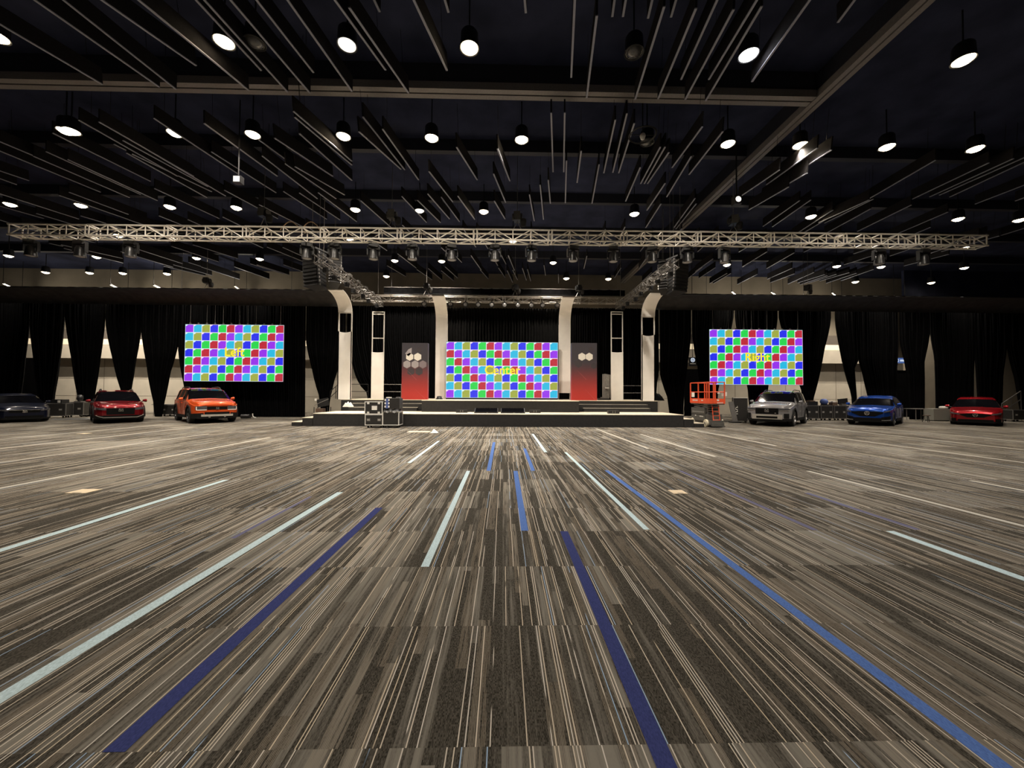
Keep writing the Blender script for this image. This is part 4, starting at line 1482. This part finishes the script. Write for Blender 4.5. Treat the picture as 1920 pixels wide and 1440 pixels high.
F_OR = [('grille', -.42, .42, .70, .86, .012, GRILLE), ('headlamp', .43, .92, .70, .88, .016, LAMPGL, dict(both=1)), ('running_lamp', .44, .86, .675, .705, .022, DRL, dict(both=1)), ('running_lamp', .83, .87, .70, .85, .022, DRL, dict(both=1)),
        ('lower_grille', -.52, .52, .46, .58, .014, GRILLE), ('bumper', -1.3, 1.3, .27, .45, .02, CLAD), ('corner_vent', .56, 1.25, .42, .54, .018, CLAD, dict(both=1, z0b=.42, z1b=.5)), ('skid_plate', -.66, .66, .36, .46, .045, SILVER), ('hood_edge', -.6, .6, .90, .93, .02, ORP), ('tow_eye', .28, .36, .31, .34, .035, SILVER, dict(both=1))]
F_GR = [('grille', -.50, .50, .62, .92, .014, GRILLE), ('headlamp', .51, 1.02, .80, .92, .018, LAMPGL, dict(both=1, z0b=.84)), ('running_lamp', .52, 1.0, .785, .80, .022, SILVER, dict(both=1, z0b=.815, z1b=.835)), ('bumper', -1.3, 1.3, .28, .40, .012, CLAD), ('corner_vent', .72, .98, .42, .66, .02, CLAD, dict(both=1)), ('skid_plate', -.66, .66, .36, .60, .03, SILVER), ('lower_grille', -.46, .46, .41, .51, .045, GRILLE), ('sensor', .34, .40, .66, .69, .03, SILVER)]
F_DR = [('grille', -.50, .50, .44, .76, .014, GRILLE), ('headlamp', .51, .98, .66, .77, .018, LAMPGL, dict(both=1, z0b=.71, z1b=.80)), ('bumper', -1.25, 1.25, .24, .40, .012, CLAD), ('lower_grille', -.6, .6, .32, .40, .018, GRILLE), ('chrome_line', -.62, .62, .285, .31, .03, SILVER), ('fog_trim', .62, .95, .30, .325, .022, SILVER, dict(both=1, z0b=.40, z1b=.42))]
F_BL = [('grille', -.30, .30, .50, .76, .014, GRILLE), ('grille_wing', .30, .62, .50, .76, .014, GRILLE, dict(both=1, z0b=.66, z1b=.73)), ('headlamp', .64, 1.04, .70, .77, .018, LAMPGL, dict(both=1, z0b=.77, z1b=.83)), ('lower_grille', -.56, .56, .28, .42, .016, GRILLE), ('corner_vent', .55, .98, .30, .46, .018, GRILLE, dict(both=1, z0b=.36, z1b=.54)), ('bumper', -1.2, 1.2, .23, .30, .014, CLAD), ('trim_line', .56, .95, .29, .31, .025, SILVER, dict(both=1, z0b=.31, z1b=.33))]
F_RD = [('grille', -.32, .32, .44, .64, .014, GRILLE), ('grille_wing', .32, .54, .46, .63, .014, GRILLE, dict(both=1, z0b=.56, z1b=.60)), ('headlamp', .55, 1.02, .57, .64, .018, LAMPGL, dict(both=1, z0b=.64, z1b=.70)), ('lower_grille', -.62, .62, .22, .33, .016, GRILLE), ('corner_vent', .68, .95, .24, .38, .018, GRILLE, dict(both=1)), ('bumper', -1.2, 1.2, .17, .22, .014, CLAD)]
F_NV = [('grille', -.5, .5, .50, .62, .014, GRILLE), ('headlamp', .52, 1.04, .58, .65, .018, LAMPGL, dict(both=1, z0b=.63, z1b=.69)), ('lower_grille', -.62, .62, .24, .34, .016, GRILLE), ('bumper', -1.2, 1.2, .17, .23, .014, CLAD), ('chrome_line', -.5, .5, .62, .635, .02, CHROME)]


def place_car(name, label, pxc, pyc, rel, sp, body, fronts, back=0.0):
    """pxc, pyc: surveyed ground point under the middle of the front bumper"""
    g0 = ground(pxc, pyc)
    yaw = facing(g0, rel)
    d = Vector((math.cos(yaw), math.sin(yaw), 0))
    c = g0 - d * (sp['L'] / 2)
    return build_car(name, label, (c.x, c.y, 0), yaw, sp, body, fronts)


place_car('car', 'orange sport utility car with black roof rails under the screen reading Left', 407, 793.5, 13, SUV, ORP, F_OR)
place_car('car', 'dark red crossover car, second from the left along the drapes', 226, 793.5, 4, CROSS, DRP, F_DR)
place_car('car', 'navy blue sedan car at the far left edge of the hall', 46, 792, 8, SEDAN, NVP, F_NV)
place_car('car', 'silver grey sport utility car beside the orange lift', 1438, 799, -13, GSUV, GRP, F_GR)
place_car('car', 'royal blue car with a caliper emblem, right of the grey car', 1626, 798, -9, BLUES, BLP, F_BL)
place_car('car', 'bright red sedan car at the far right along the drapes', 1829, 798, -1, REDS, RDP, F_RD)

# ------------------------------------------------------------------ scissor lift
t = thing('scissor_lift', 'orange and grey scissor lift parked by the right end of the stage', 'scissor lift', (10.35, 19.35, 0))
b = MB().bb((-.36, -.72, .17), (.36, .88, .62), LIFTG).bb((-.38, -.5, .60), (-.30, .85, .92), LIFTG)
b.bb((-.40, -.55, .28), (-.36, .8, .55), LIFTG)
b.build('chassis', t)
b = MB()
for k in range(11):
    b.box((-.405, -.45 + k * .11, .72), (.006, .06, .018), PAPER)
for k in range(5):
    b.box((-.405, -.38 + k * .075, .50), (.006, .05, .05), PAPER)
b.box((-.405, .35, .52), (.006, .12, .05), PAPER)
b.build('decal', t)
for sy in (-.62, .68):
    for sx in (-1, 1):
        o = MB().lathe([(0, -.07), (.09, -.075), (.1, -.05), (.17, -.06), (.19, -.03), (.19, .05), (.16, .06), (0, .06)], CREAMW, 18, axis='X').build('wheel', t, (sx * .37, sy, .19), smooth=True, angle=40)
        MB().lathe([(0, .0), (.05, .0), (.06, -.02 * sx)], GREYM, 10, (sx * .085, 0, 0), 'X').build('hub', o)
MB().bb((-.34, -.93, .12), (.34, -.72, .34), LIFTG).bb((-.3, -1.02, .05), (.3, -.93, .22), LIFTG).build('front_bumper', t)
MB().bb((-.36, -1.0, .035), (.36, -.3, .075), BLACK).build('pothole_guard', t)
b = MB()
for k in range(4):
    for sx in (-.26, .26):
        z0 = .64 + k * .11
        b.cyl((sx, -.6, z0), (sx, .75, z0 + .11), .03, GREYM, 6)
        b.cyl((sx, .75, z0), (sx, -.6, z0 + .11), .03, GREYM, 6)
    b.cyl((-.3, -.6, .69 + k * .11), (.3, -.6, .69 + k * .11), .025, GREYM, 6)
b.build('scissor_arms', t)
b = MB()
for sx in (-.16, .16):
    b.cyl((sx, -.90, .25), (sx, -.78, 1.1), .018, ORANGE, 6)
for k in range(4):
    b.cyl((-.16, -.885 + .028 * k, .36 + k * .2), (.16, -.885 + .028 * k, .36 + k * .2), .015, ORANGE, 6)
b.build('ladder', t)
MB().bb((-.38, -.92, 1.10), (.38, .92, 1.16), LIFTG).build('platform', t)
b = MB()
for sx in (-.38, .38):
    b.box((sx, 0, 1.27), (.025, 1.84, .24), ORANGE)
b.box((0, -.92, 1.27), (.78, .025, .24), ORANGE).box((0, .92, 1.27), (.78, .025, .24), ORANGE)
b.build('toe_board', t)
for z, nm in ((1.72, 'mid_rail'), (2.2, 'top_rail')):
    b = MB()
    for sx in (-.38, .38):
        b.cyl((sx, -.92, z), (sx, .92, z), .022, ORANGE, 8)
    b.cyl((-.38, -.92, z), (.38, -.92, z), .022, ORANGE if z < 2 else ORANGE, 8).cyl((-.38, .92, z), (.38, .92, z), .022, ORANGE, 8)
    b.build(nm, t)
for sx, sy in ((-.38, -.92), (.38, -.92), (-.38, .92), (.38, .92), (-.38, -.72), (-.38, .1), (.38, -.1), (-.16, -.92)):
    MB().box((sx, sy, 1.68), (.045, .045, 1.04), ORANGE).build('post', t)
MB().box((-.395, .62, 1.58), (.01, .30, .24), PAPER).box((-.398, -.3, 1.30), (.01, .16, .05), PAPER).build('notice_plate', t)
b = MB()
for k in range(6):
    b.box((-.398, .18 + k * .09, 1.30), (.006, .065, .06), PAPER)
b.box((.05, -.938, 1.32), (.1, .006, .08), PAPER).box((.15, -.938, 1.19), (.3, .006, .035), PAPER)
b.build('lettering', t)
MB().box((.47, -.75, 1.62), (.18, .14, .2), PAPER).cyl((.38, -.75, 1.65), (.47, -.75, 1.65), .02, BLACK, 6).build('control_box', t)
MB().lathe([(0, -.04), (.05, -.03), (.06, 0), (.03, .05)], PAPER, 10, (.1, -.90, 1.66)).build('handle', t)

# ------------------------------------------------------------------ road cases and gear
def road_case(w, d, h, lab, loc, rz=0.0, group=None, handles=True, wheels=True, note=False, dark=False, tall=False):
    t = thing('road_case', lab, 'case', loc, rz, group)
    z0 = .12 if wheels else 0
    MB().bb((-w / 2, -d / 2, z0), (w / 2, d / 2, z0 + h), CASE).build('box', t)
    e = MB()
    q = .035
    em = CASEALU if not dark else GREYM
    for sx in (-1, 1):
        for sy in (-1, 1):
            e.box((sx * (w / 2 - q / 2 + .004), sy * (d / 2 - q / 2 + .004), z0 + h / 2), (q, q, h), em)
        for z in (z0 + q / 2, z0 + h - q / 2):
            e.box((sx * (w / 2 - q / 2 + .005), 0, z), (q, d, q), em)
    for sy in (-1, 1):
        for z in (z0 + q / 2, z0 + h - q / 2):
            e.box((0, sy * (d / 2 - q / 2 + .005), z), (w, q, q), em)
    e.build('edging', t)
    if handles:
        for sx in (-1, 1):
            MB().box((sx * w * .3, -d / 2 - .004, z0 + h * .5), (.15, .012, .13), GREYM).box((sx * w * .3, -d / 2 - .012, z0 + h * .5), (.11, .012, .03), CASEALU).build('handle', t)
    if wheels:
        for sx in (-1, 1):
            for sy in (-1, 1):
                MB().lathe([(0, -.02), (.05, -.02), (.05, .02), (0, .02)], TYRE, 10, (sx * w * .36, sy * d * .34, .05), 'X').box((sx * w * .36, sy * d * .34, .105), (.08, .08, .03), GREYM).build('castor', t)
    if note:
        MB().box((.04, -d / 2 - .004, z0 + h * .5), (.24, .008, .19), PAPER).build('paper_note', t)
    return t


def latches(t, w, d, z0, h):
    for sx in (-1, 1):
        for f in (.13, .87):
            MB().box((sx * w * .3, -d / 2 - .006, z0 + h * f), (.10, .014, .09), CASEALU).build('latch', t)


g1 = ground(704, 801)
Yc = 17.85
xc = at(705, 790, Yc).x
c1 = road_case(.80, .6, .50, 'lower black road case with silver edging, in a stack of two before the stage', (xc, Yc, 0))
c2 = road_case(.80, .6, .58, 'upper black road case with a white note, stacked on another before the stage', (xc - .02, Yc, .62), handles=False, wheels=False, note=True)
latches(c2, .8, .6, 0, .58)
xr = at(736, 790, Yc).x
c3 = road_case(.74, .66, .62, 'silver-rimmed black road case under a black cloth, right of the stack of two', (xr, Yc + .05, 0), handles=False)
MB().bb((-.33, -.338, .58), (.33, -.33, .70), CASE).build('lid', c3)
cl = MB()
rows = []
random.seed(5)
for i in range(9):
    rows.append([(-.38 + .76 * k / 12, -.36 + .72 * i / 8, .745 + .10 * math.sin(k * 1.3 + i) * .4 + .05 - (.12 if k in (0, 12) or i in (0, 8) else 0)) for k in range(13)])
cl.grid(rows, BLACKP)
o = cl.build('black_cloth', None, (xr, Yc + .05, .035), smooth=True)
tag(o, 'black cloth draped over the right road case before the stage', 'cloth')
t = thing('equipment_crate', 'black crate with white latches standing on the right road case before the stage', 'crate', (xr, Yc + .08, .87))
MB().bb((-.36, -.28, 0), (.36, .28, .48), CASE).build('box', t)
b = MB()
for k in range(3):
    b.box((-.28 + .0, -.285, .1 + k * .15), (.07, .014, .08), PAPER)
    b.box((-.12, -.285, .1 + k * .15), (.06, .014, .08), PAPER)
b.build('latch', t)
MB().box((-.20, -.284, .24), (.14, .01, .44), BLUEB).build('blue_strap', t)
MB().bb((-.30, -.1, .48), (-.1, .1, .53), PAPER).bb((.15, -.1, .48), (.3, .1, .54), GREYM).build('lid_fitting', t)

# wedge monitors and floor boxes on the lower deck
for px0, px1, lab in ((890, 934, 'low black wedge monitor on the lower deck, left of the pair'), (939, 984, 'low black wedge monitor on the lower deck, right of the pair')):
    Y = 19.35
    a, b_ = at(px0, 774, Y), at(px1, 774, Y)
    t = thing('confidence_monitor', lab, 'monitor', ((a.x + b_.x) / 2, Y, .61))
    w = b_.x - a.x
    m_ = MB()
    pr = [(-.30, 0), (.30, 0), (.30, .20), (.22, .24), (-.30, .05)]
    vs = [(x, y, z) for x in (-w / 2, w / 2) for y, z in pr]
    m_.add(vs, [(0, 1, 2, 3, 4), (9, 8, 7, 6, 5)] + [(k, 5 + k, 5 + (k + 1) % 5, (k + 1) % 5) for k in range(5)], BLACKP)
    m_.build('case', t)
    n = Vector((0, -.19, .52)).normalized() * .004
    MB().add([(-w / 2 + .04, -.28 + n.y, .06 + n.z), (w / 2 - .04, -.28 + n.y, .06 + n.z), (w / 2 - .04, .20 + n.y, .237 + n.z), (-w / 2 + .04, .20 + n.y, .237 + n.z)], [(0, 1, 2, 3)], GLASS).build('screen', t)
    MB().box((0.05, -.302, .03), (.06, .01, .03), GREYM).build('badge', t)
for px, lab in ((866, 'small black stage speaker on the lower deck left of the wedge monitors'), (1003, 'small black stage speaker on the lower deck right of the wedge monitors'), (1150, 'small black stage speaker on the lower deck before the right steps')):
    Y = 19.6 if px < 1100 else 19.2
    c = at(px, 774, Y)
    t = thing('stage_speaker', lab, 'speaker', (c.x, Y, .61))
    MB().bb((-.28, -.12, 0), (.28, .14, .15), BLACKP).build('cabinet', t)
    MB().box((-.06, -.125, .08), (.03, .012, .1), GREYM).box((.06, -.125, .08), (.03, .012, .1), GREYM).build('bracket', t)

# gear on the stage wings
p = at(1131, 745, 24.0)
t = thing('panel_trolley', 'grey pleated panel stack on the stage left of the right frame column', 'panel stack', (at(1139, 745, 24).x, 24.0, Z0))
for k in range(5):
    MB().box((-.22 + k * .11, .03 * k, .85), (.09, .5, 1.55 - .03 * k), GREYC).build('folded_panel', t)
MB().bb((-.34, -.3, 0), (.34, .34, .08), BLACK).build('trolley', t)
b = MB().box((-.1, -.3, .75), (.24, .06, .05), CASEALU).cyl((-.3, -.3, .08), (-.3, -.3, .8), .02, GREYM, 6)
b.build('bracket', t)
p = at(1224, 745, 22.0)
rows = []
for i in range(9):
    rows.append([])
    for k in range(13):
        x, y = -.62 + 1.24 * k / 12, -.35 + .7 * i / 8
        rr = max(0, 1 - (x / .62) ** 2) * max(0, 1 - (y / .35) ** 2)
        rows[-1].append((x, y, .01 + .46 * rr ** .6 * (1 + .22 * math.sin(k * 1.7 + i * .9))))
o = MB().grid(rows, VELVET).build('folded_drape', None, (at(1226, 745, 21.9).x, 22.15, Z0), smooth=True)
tag(o, 'crumpled heap of black cloth on the stage beside the right banner column', 'cloth')
p = at(653, 762, 21.15)
rows = []
for i in range(9):
    rows.append([])
    for k in range(11):
        x, y = -.26 + .52 * k / 10, -.13 + .26 * i / 8
        rr = max(0, 1 - (x / .26) ** 2) * max(0, 1 - (y / .13) ** 2)
        rows[-1].append((x, y, .005 + .24 * rr ** .5 * (1 + .25 * math.sin(k * 2.1 + i))))
o = MB().grid(rows, WHITEC).build('cloth_bundle', None, (at(653, 762, 21.1).x, 21.1, .816), smooth=True)
tag(o, 'crumpled white cloth bundle on the left stage steps', 'cloth')
c = at(824, 746, 23.6)
t = thing('floor_uplight', 'small black uplight at the foot of the left inner banner column', 'light', (c.x, 23.55, Z0))
MB().lathe([(0, .2), (.14, .18), (.17, 0)], BLACKP, 14).build('housing', t, smooth=True)
MB().box((0, 0, .03), (.4, .2, .05), BLACKP).build('base', t)
c = at(1130, 748, 22.9)
t = thing('equipment_box', 'low dark box on the stage between right kiosk and frame column', 'box', (at(1120, 748, 22.9).x + .35, 22.9, Z0))
MB().bb((-.35, -.15, 0), (.35, .15, .12), BLACKP).build('case', t)
MB().box((0, 0, .15), (.3, .12, .06), GREYM).build('handle', t)

# stage left wing: tilted monitor, stand, cables
c = ground(586, 790)
t = thing('equipment_rack', 'cluttered black gear trolley at the left end of the stage', 'trolley', (at(586, 770, 20.2).x, 21.3, 0))
MB().bb((-.40, -.25, .45), (.40, .25, .5), GREYM).bb((-.38, -.22, .1), (.38, .22, .15), BLACK).build('shelf', t)
for sx in (-1, 1):
    for sy in (-1, 1):
        MB().cyl((sx * .36, sy * .2, 0), (sx * .36, sy * .2, .8), .02, BLACK, 6).build('leg', t)
MB().box((.02, 0, 1.05), (.62, .05, .42), BLACKP, Matrix.Rotation(R_(-12), 3, 'Y')).build('tilted_monitor', t)
MB().box((-.1, 0, .62), (.4, .3, .2), BROWNW).box((-.33, -.1, 1.2), (.08, .08, .12), PAPER).build('small_box', t)
MB().tube([(-.3, -.26, .3), (-.1, -.3, .5), (.15, -.3, .52), (.35, -.26, .3), (.38, -.26, .1)], .018, GREYM, 5).build('cable', t)
MB().tube([(-.3, -.28, .9), (.0, -.28, 1.05), (.45, -.28, 1.25)], .015, GREYM, 5).build('arm', t)
a = at(626, 745, 23.4)
t = thing('stair_rail', 'short black stair handrail behind the left banner column', 'railing', (a.x, 23.6, Z0))
for z in (.35, .7):
    MB().cyl((-.3, 0, z - .25), (.35, 0, z + .35), .02, BLACK, 6).build('rail', t)
for x, h in ((-.3, .45), (.02, .75), (.35, 1.05)):
    MB().cyl((x, 0, 0), (x, 0, h), .02, BLACK, 6).build('post', t)

# behind the left cars
Yk = 23.6
road_case(1.2, .6, .75, 'black road case between the navy and dark red cars, nearer the navy car', (at(106, 770, Yk).x, Yk, 0), .3, dark=True)
road_case(1.0, .6, .80, 'black road case tucked against the left flank of the dark red car', (at(150, 770, 24.6).x, 24.4, 0), .3, dark=True)
p = at(110, 752, Yk)
t = thing('amplifier', 'small dark amplifier with a white label on a case left of the dark red car', 'amplifier', (p.x + .1, Yk, .875))
MB().bb((-.3, -.2, 0), (.3, .2, .22), BLACKP).build('case', t)
MB().box((.15, -.206, .1), (.16, .01, .14), PAPER).build('label_plate', t)
p = at(150, 748, 24.4)
t = thing('stage_lamp', 'dark stage lamp on a case left of the dark red car', 'lamp', (p.x, 24.4, .925))
MB().lathe([(0, .45), (.13, .42), (.16, .2), (.1, .05)], BLACKP, 12).build('head', t, smooth=True)
MB().bb((-.2, -.15, 0), (.2, .15, .06), GREYM).build('base', t)
p = ground(140, 787)
t = thing('cable_ramp', 'flat black cable ramp on the carpet left of the dark red car', 'ramp', (at(140, 784, 22.2).x, 22.2, 0), .35)
MB().add([(-.9, -.25, 0), (.9, -.25, 0), (.9, .25, 0), (-.9, .25, 0), (-.8, -.1, .07), (.8, -.1, .07), (.8, .1, .07), (-.8, .1, .07)], [(3, 2, 1, 0), (4, 5, 6, 7), (0, 1, 5, 4), (1, 2, 6, 5), (2, 3, 7, 6), (3, 0, 4, 7)], BLACK).build('shell', t)


def folding_table(px, Y, w, lab, rz=0.0, top=GREYM):
    c = at(px, 770, Y)
    t = thing('folding_table', lab, 'table', (c.x, Y, 0), rz)
    MB().bb((-w / 2, -.35, .72), (w / 2, .35, .76), top).build('tabletop', t)
    for sx in (-1, 1):
        for sy in (-1, 1):
            MB().cyl((sx * (w / 2 - .12), sy * .28, 0), (sx * (w / 2 - .12), sy * .28, .72), .022, GREYM, 6).build('leg', t)
    return t


folding_table(311, 26.3, 1.3, 'grey folding table behind the orange car')
road_case(.9, .6, .62, 'dark road case with a grey rim behind the left flank of the orange car', (at(321, 770, 25.5).x, 25.6, 0), 0, dark=True)
# small things on the carpet by the left drape
t = thing('dark_roll', 'small dark roll lying on the carpet right of the orange car', 'roll', (at(461, 778, 23.6).x, 23.6, .0))
MB().lathe([(0, -.25), (.13, -.25), (.13, .25), (0, .25)], BLACKP, 14, (0, 0, .13), 'X').build('sleeve', t, smooth=True, angle=40)
t = thing('bent_fitting', 'small white bent fitting on the carpet before the left drape', 'fitting', (at(476, 778, 24).x, 24.0, 0))
MB().tube([(-.08, 0, .28), (-.06, 0, .12), (.02, 0, .04), (.14, 0, .03)], .03, WHITEC, 6).build('arm', t)
# right: tall case and leaning panels by the lift
t = thing('tall_case', 'tall black case with pale stencil marks between lift and grey car', 'case', (at(1393, 760, 21.6).x, 21.9, 0), -.45)
MB().bb((-.36, -.32, .1), (.36, .32, 1.42), CASE).build('box', t)
b = MB()
for sx in (-.345, .345):
    b.box((sx, -.325, .76), (.03, .02, 1.32), GREYM)
b.box((0, -.325, 1.41), (.72, .03, .03), CASEALU)
b.build('edging', t)
b = MB()
for k in range(4):
    b.box((-.18, -.325, .5 + k * .12), (.10, .012, .035), PAPER).box((-.23 + .08 * (k % 2), -.326, .55 + k * .12), (.025, .012, .08), PAPER)
b.build('stencil', t)
for sx in (-1, 1):
    for sy in (-1, 1):
        MB().lathe([(0, -.02), (.05, -.02), (.05, .02), (0, .02)], TYRE, 10, (sx * .28, sy * .24, .05), 'X').build('castor', t)
t = thing('leaning_panel', 'narrow grey panel leaning behind the orange lift', 'panel', (at(1377, 770, 21.5).x, 21.5, 0))
MB().box((0, .12, .60), (.28, .05, 1.2), GREYM, Matrix.Rotation(R_(-8), 3, 'X') @ Matrix.Rotation(R_(-7), 3, 'Y')).build('board', t)
MB().box((.05, .05, .04), (.5, .4, .06), BLACK).build('base', t)
# row of cases right of the grey car, things on top
Yq = 24.0
for i, (px, lab) in enumerate(((1517, 'black road case right of the grey car, first of a row of four'), (1543, 'black road case under the blue cloth ball, second of a row of four'), (1568, 'black road case carrying a black monitor, third of a row of four'), (1592, 'black road case half behind the blue car, last of a row of four'))):
    road_case(.78, .6, .82, lab, (at(px, 770, Yq).x, Yq, 0), 0, 'row of road cases right of the grey car', dark=True)
x = at(1545, 750, Yq).x
t = thing('cloth_ball', 'small round blue cloth bundle on the second case right of the grey car', 'bundle', (x, Yq, .945))
MB().lathe([(0, .42), (.1, .41), (.2, .32), (.22, .2), (.15, .05), (0, .0)], BLUEB, 14).build('fabric', t, smooth=True)
MB().box((0, -.05, .03), (.3, .3, .06), BLACKP).build('stand', t)
t = thing('equipment_monitor', 'black flat monitor lying on the third case right of the grey car', 'monitor', (at(1580, 750, Yq).x, Yq, .945))
MB().box((0, 0, .26), (.62, .05, .34), BLACKP, Matrix.Rotation(R_(-6), 3, 'Y')).build('panel', t)
MB().box((0, 0, .05), (.3, .22, .1), GREYM).build('stand', t)
t = thing('equipment_bin', 'brown box on the first case right of the grey car', 'box', (at(1520, 750, Yq).x, Yq, .945))
MB().bb((-.3, -.2, 0), (.3, .2, .24), BLACKP).build('box', t)
MB().box((0, 0, .27), (.34, .3, .06), BROWNW).build('lid', t)
t = thing('equipment_bin', 'small brown crate between the blue ball and the black monitor', 'box', (at(1562, 750, Yq).x, Yq, .945))
MB().bb((-.16, -.15, 0), (.16, .15, .20), BROWNW).build('box', t)
MB().box((0, 0, .23), (.2, .2, .06), PAPER).build('lid', t)
# between blue and red cars
t = folding_table(1722, 24.3, 1.2, 'grey folding table between the blue and bright red cars')
t = thing('panel_crate', 'long pale grey crate left of the bright red car', 'crate', (at(1760, 770, 23.6).x, 23.7, 0))
MB().bb((-.55, -.3, .06), (.55, .3, .78), mat('pale_grey_board', (.17, .165, .14), .7, var=.1)).build('box', t)
MB().bb((-.5, -.25, 0), (.5, .25, .06), BLACK).build('skid', t)
t = thing('cable_coil', 'small white coil on the crate beside the bright red car', 'coil', (at(1772, 755, 23.6).x, 23.7, .785))
MB().lathe([(.14, .0), (.2, .03), (.2, .1), (.14, .14), (.1, .1), (.1, .03), (.14, 0)], WHITEC, 14).build('loop', t, smooth=True)
t = thing('low_stool', 'small dark stool beside the table between the blue and red cars', 'stool', (at(1737, 775, 22.6).x, 22.6, 0))
MB().lathe([(0, .42), (.17, .42), (.17, .38), (0, .38)], BROWNW, 12).build('seat', t)
for k in range(3):
    a_ = 2 * PI * k / 3
    MB().cyl((.1 * math.cos(a_), .1 * math.sin(a_), .38), (.18 * math.cos(a_), .18 * math.sin(a_), 0), .015, BLACK, 5).build('leg', t)
# stair rail and case at the right edge
a, b_ = at(1878, 757, 24.4), at(1914, 733, 24.4)
t = thing('stair_rail', 'slanting steel stair rail at the right edge behind the red car', 'railing', (a.x, 24.4, 0))
dx, dz = b_.x - a.x, b_.z - a.z
for o_ in (0, -.55):
    MB().cyl((0, 0, a.z + o_), (dx, 0, b_.z + o_), .025, GREYM, 8).build('rail', t)
for f in (0, .5, 1):
    MB().cyl((dx * f, 0, 0), (dx * f, 0, a.z + dz * f), .022, GREYM, 6).build('post', t)
road_case(1.1, .6, .62, 'black road case at the right edge under the slanting rail', (at(1900, 780, 23.6).x, 23.5, 0), 0, dark=True)
# signs seen through the drapes
c = at(1690, 676, 26.2)
t = thing('hanging_sign', 'small blue sign with white lettering seen between drapes behind the blue car', 'sign', (c.x, 27.6, at(1690, 676, 27.6).z))
t.location.x = at(1690, 676, 27.6).x
MB().box((0, .03, 0), (1.5, .05, .40), SIGNBLUE).build('panel', t)
b = MB().lathe([(.10, 0), (.14, 0)], SIGNWHITE, 16, (-.32, -.004, 0), 'Y')
b.box((-.32, -.004, .0), (.05, .006, .13), SIGNWHITE)
for k in range(5):
    b.box((-.05 + k * .1, -.004, 0), (.075, .006, .14), SIGNWHITE)
b.build('lettering', t)
MB().cyl((-.4, .06, .2), (-.4, .06, 11.29 - t.location.z), .02, BLACK, 5).cyl((.4, .06, .2), (.4, .06, 11.29 - t.location.z), .02, BLACK, 5).build('hanging_rod', t)
t = thing('hanging_sign', 'round white logo sign glimpsed between drapes left of the orange lift', 'sign', (at(1299, 675, 26.6).x, 26.6, at(1299, 675, 26.6).z))
MB().box((.02, .03, -.12), (.6, .05, .62), BLACK).build('panel', t)
b = MB().lathe([(.11, 0), (.15, 0)], SIGNWHITE, 18, (0, -.004, 0), 'Y')
b.box((-.045, -.004, 0), (.035, .006, .16), SIGNWHITE).box((.045, -.004, 0), (.035, .006, .16), SIGNWHITE).box((0, -.004, -.01), (.09, .006, .03), SIGNWHITE)
for k in range(5):
    b.box((-.16 + k * .08, -.004, -.26), (.05, .006, .05), PAPER)
b.build('lettering', t)
MB().cyl((0, .06, .19), (0, .06, 11.29 - t.location.z), .02, BLACK, 5).build('hanging_rod', t)
# floor plates let into the carpet
for i, (px, py, w, d, lab) in enumerate(((157, 921.5, .32, .26, 'pale floor box cover in the carpet on the left'), (1271, 923, .235, .235, 'pale floor box cover in the carpet right of centre'), (158, 813, .3, .3, 'distant pale floor box cover before the dark red car'), (786, 809.5, .9, .5, 'large pale floor plate near the foot of the stage'))):
    g0 = ground(px, py)
    t = thing('floor_box', lab, 'floor plate', (g0.x, g0.y, .002))
    MB().bb((-w / 2, -d / 2, 0), (w / 2, d / 2, .006), YELLOWBOX).build('cover', t)
    MB().bb((-w * .2, -d / 2 + .02, .006), (w * .2, -d / 2 + .04, .009), GREYM).build('finger_slot', t)
g0 = ground(813, 812)
t = thing('paper_scrap', 'crumpled white scrap of paper on the carpet before the stage', 'paper', (g0.x, g0.y, 0))
MB().add([(-.16, -.05, .004), (.14, -.1, .01), (.18, .08, .02), (-.02, .12, .16), (-.12, .1, .01), (.03, 0, .12)], [(0, 1, 5), (1, 2, 5), (2, 3, 5), (3, 4, 5), (4, 0, 5)], PAPER).build('sheet', t)
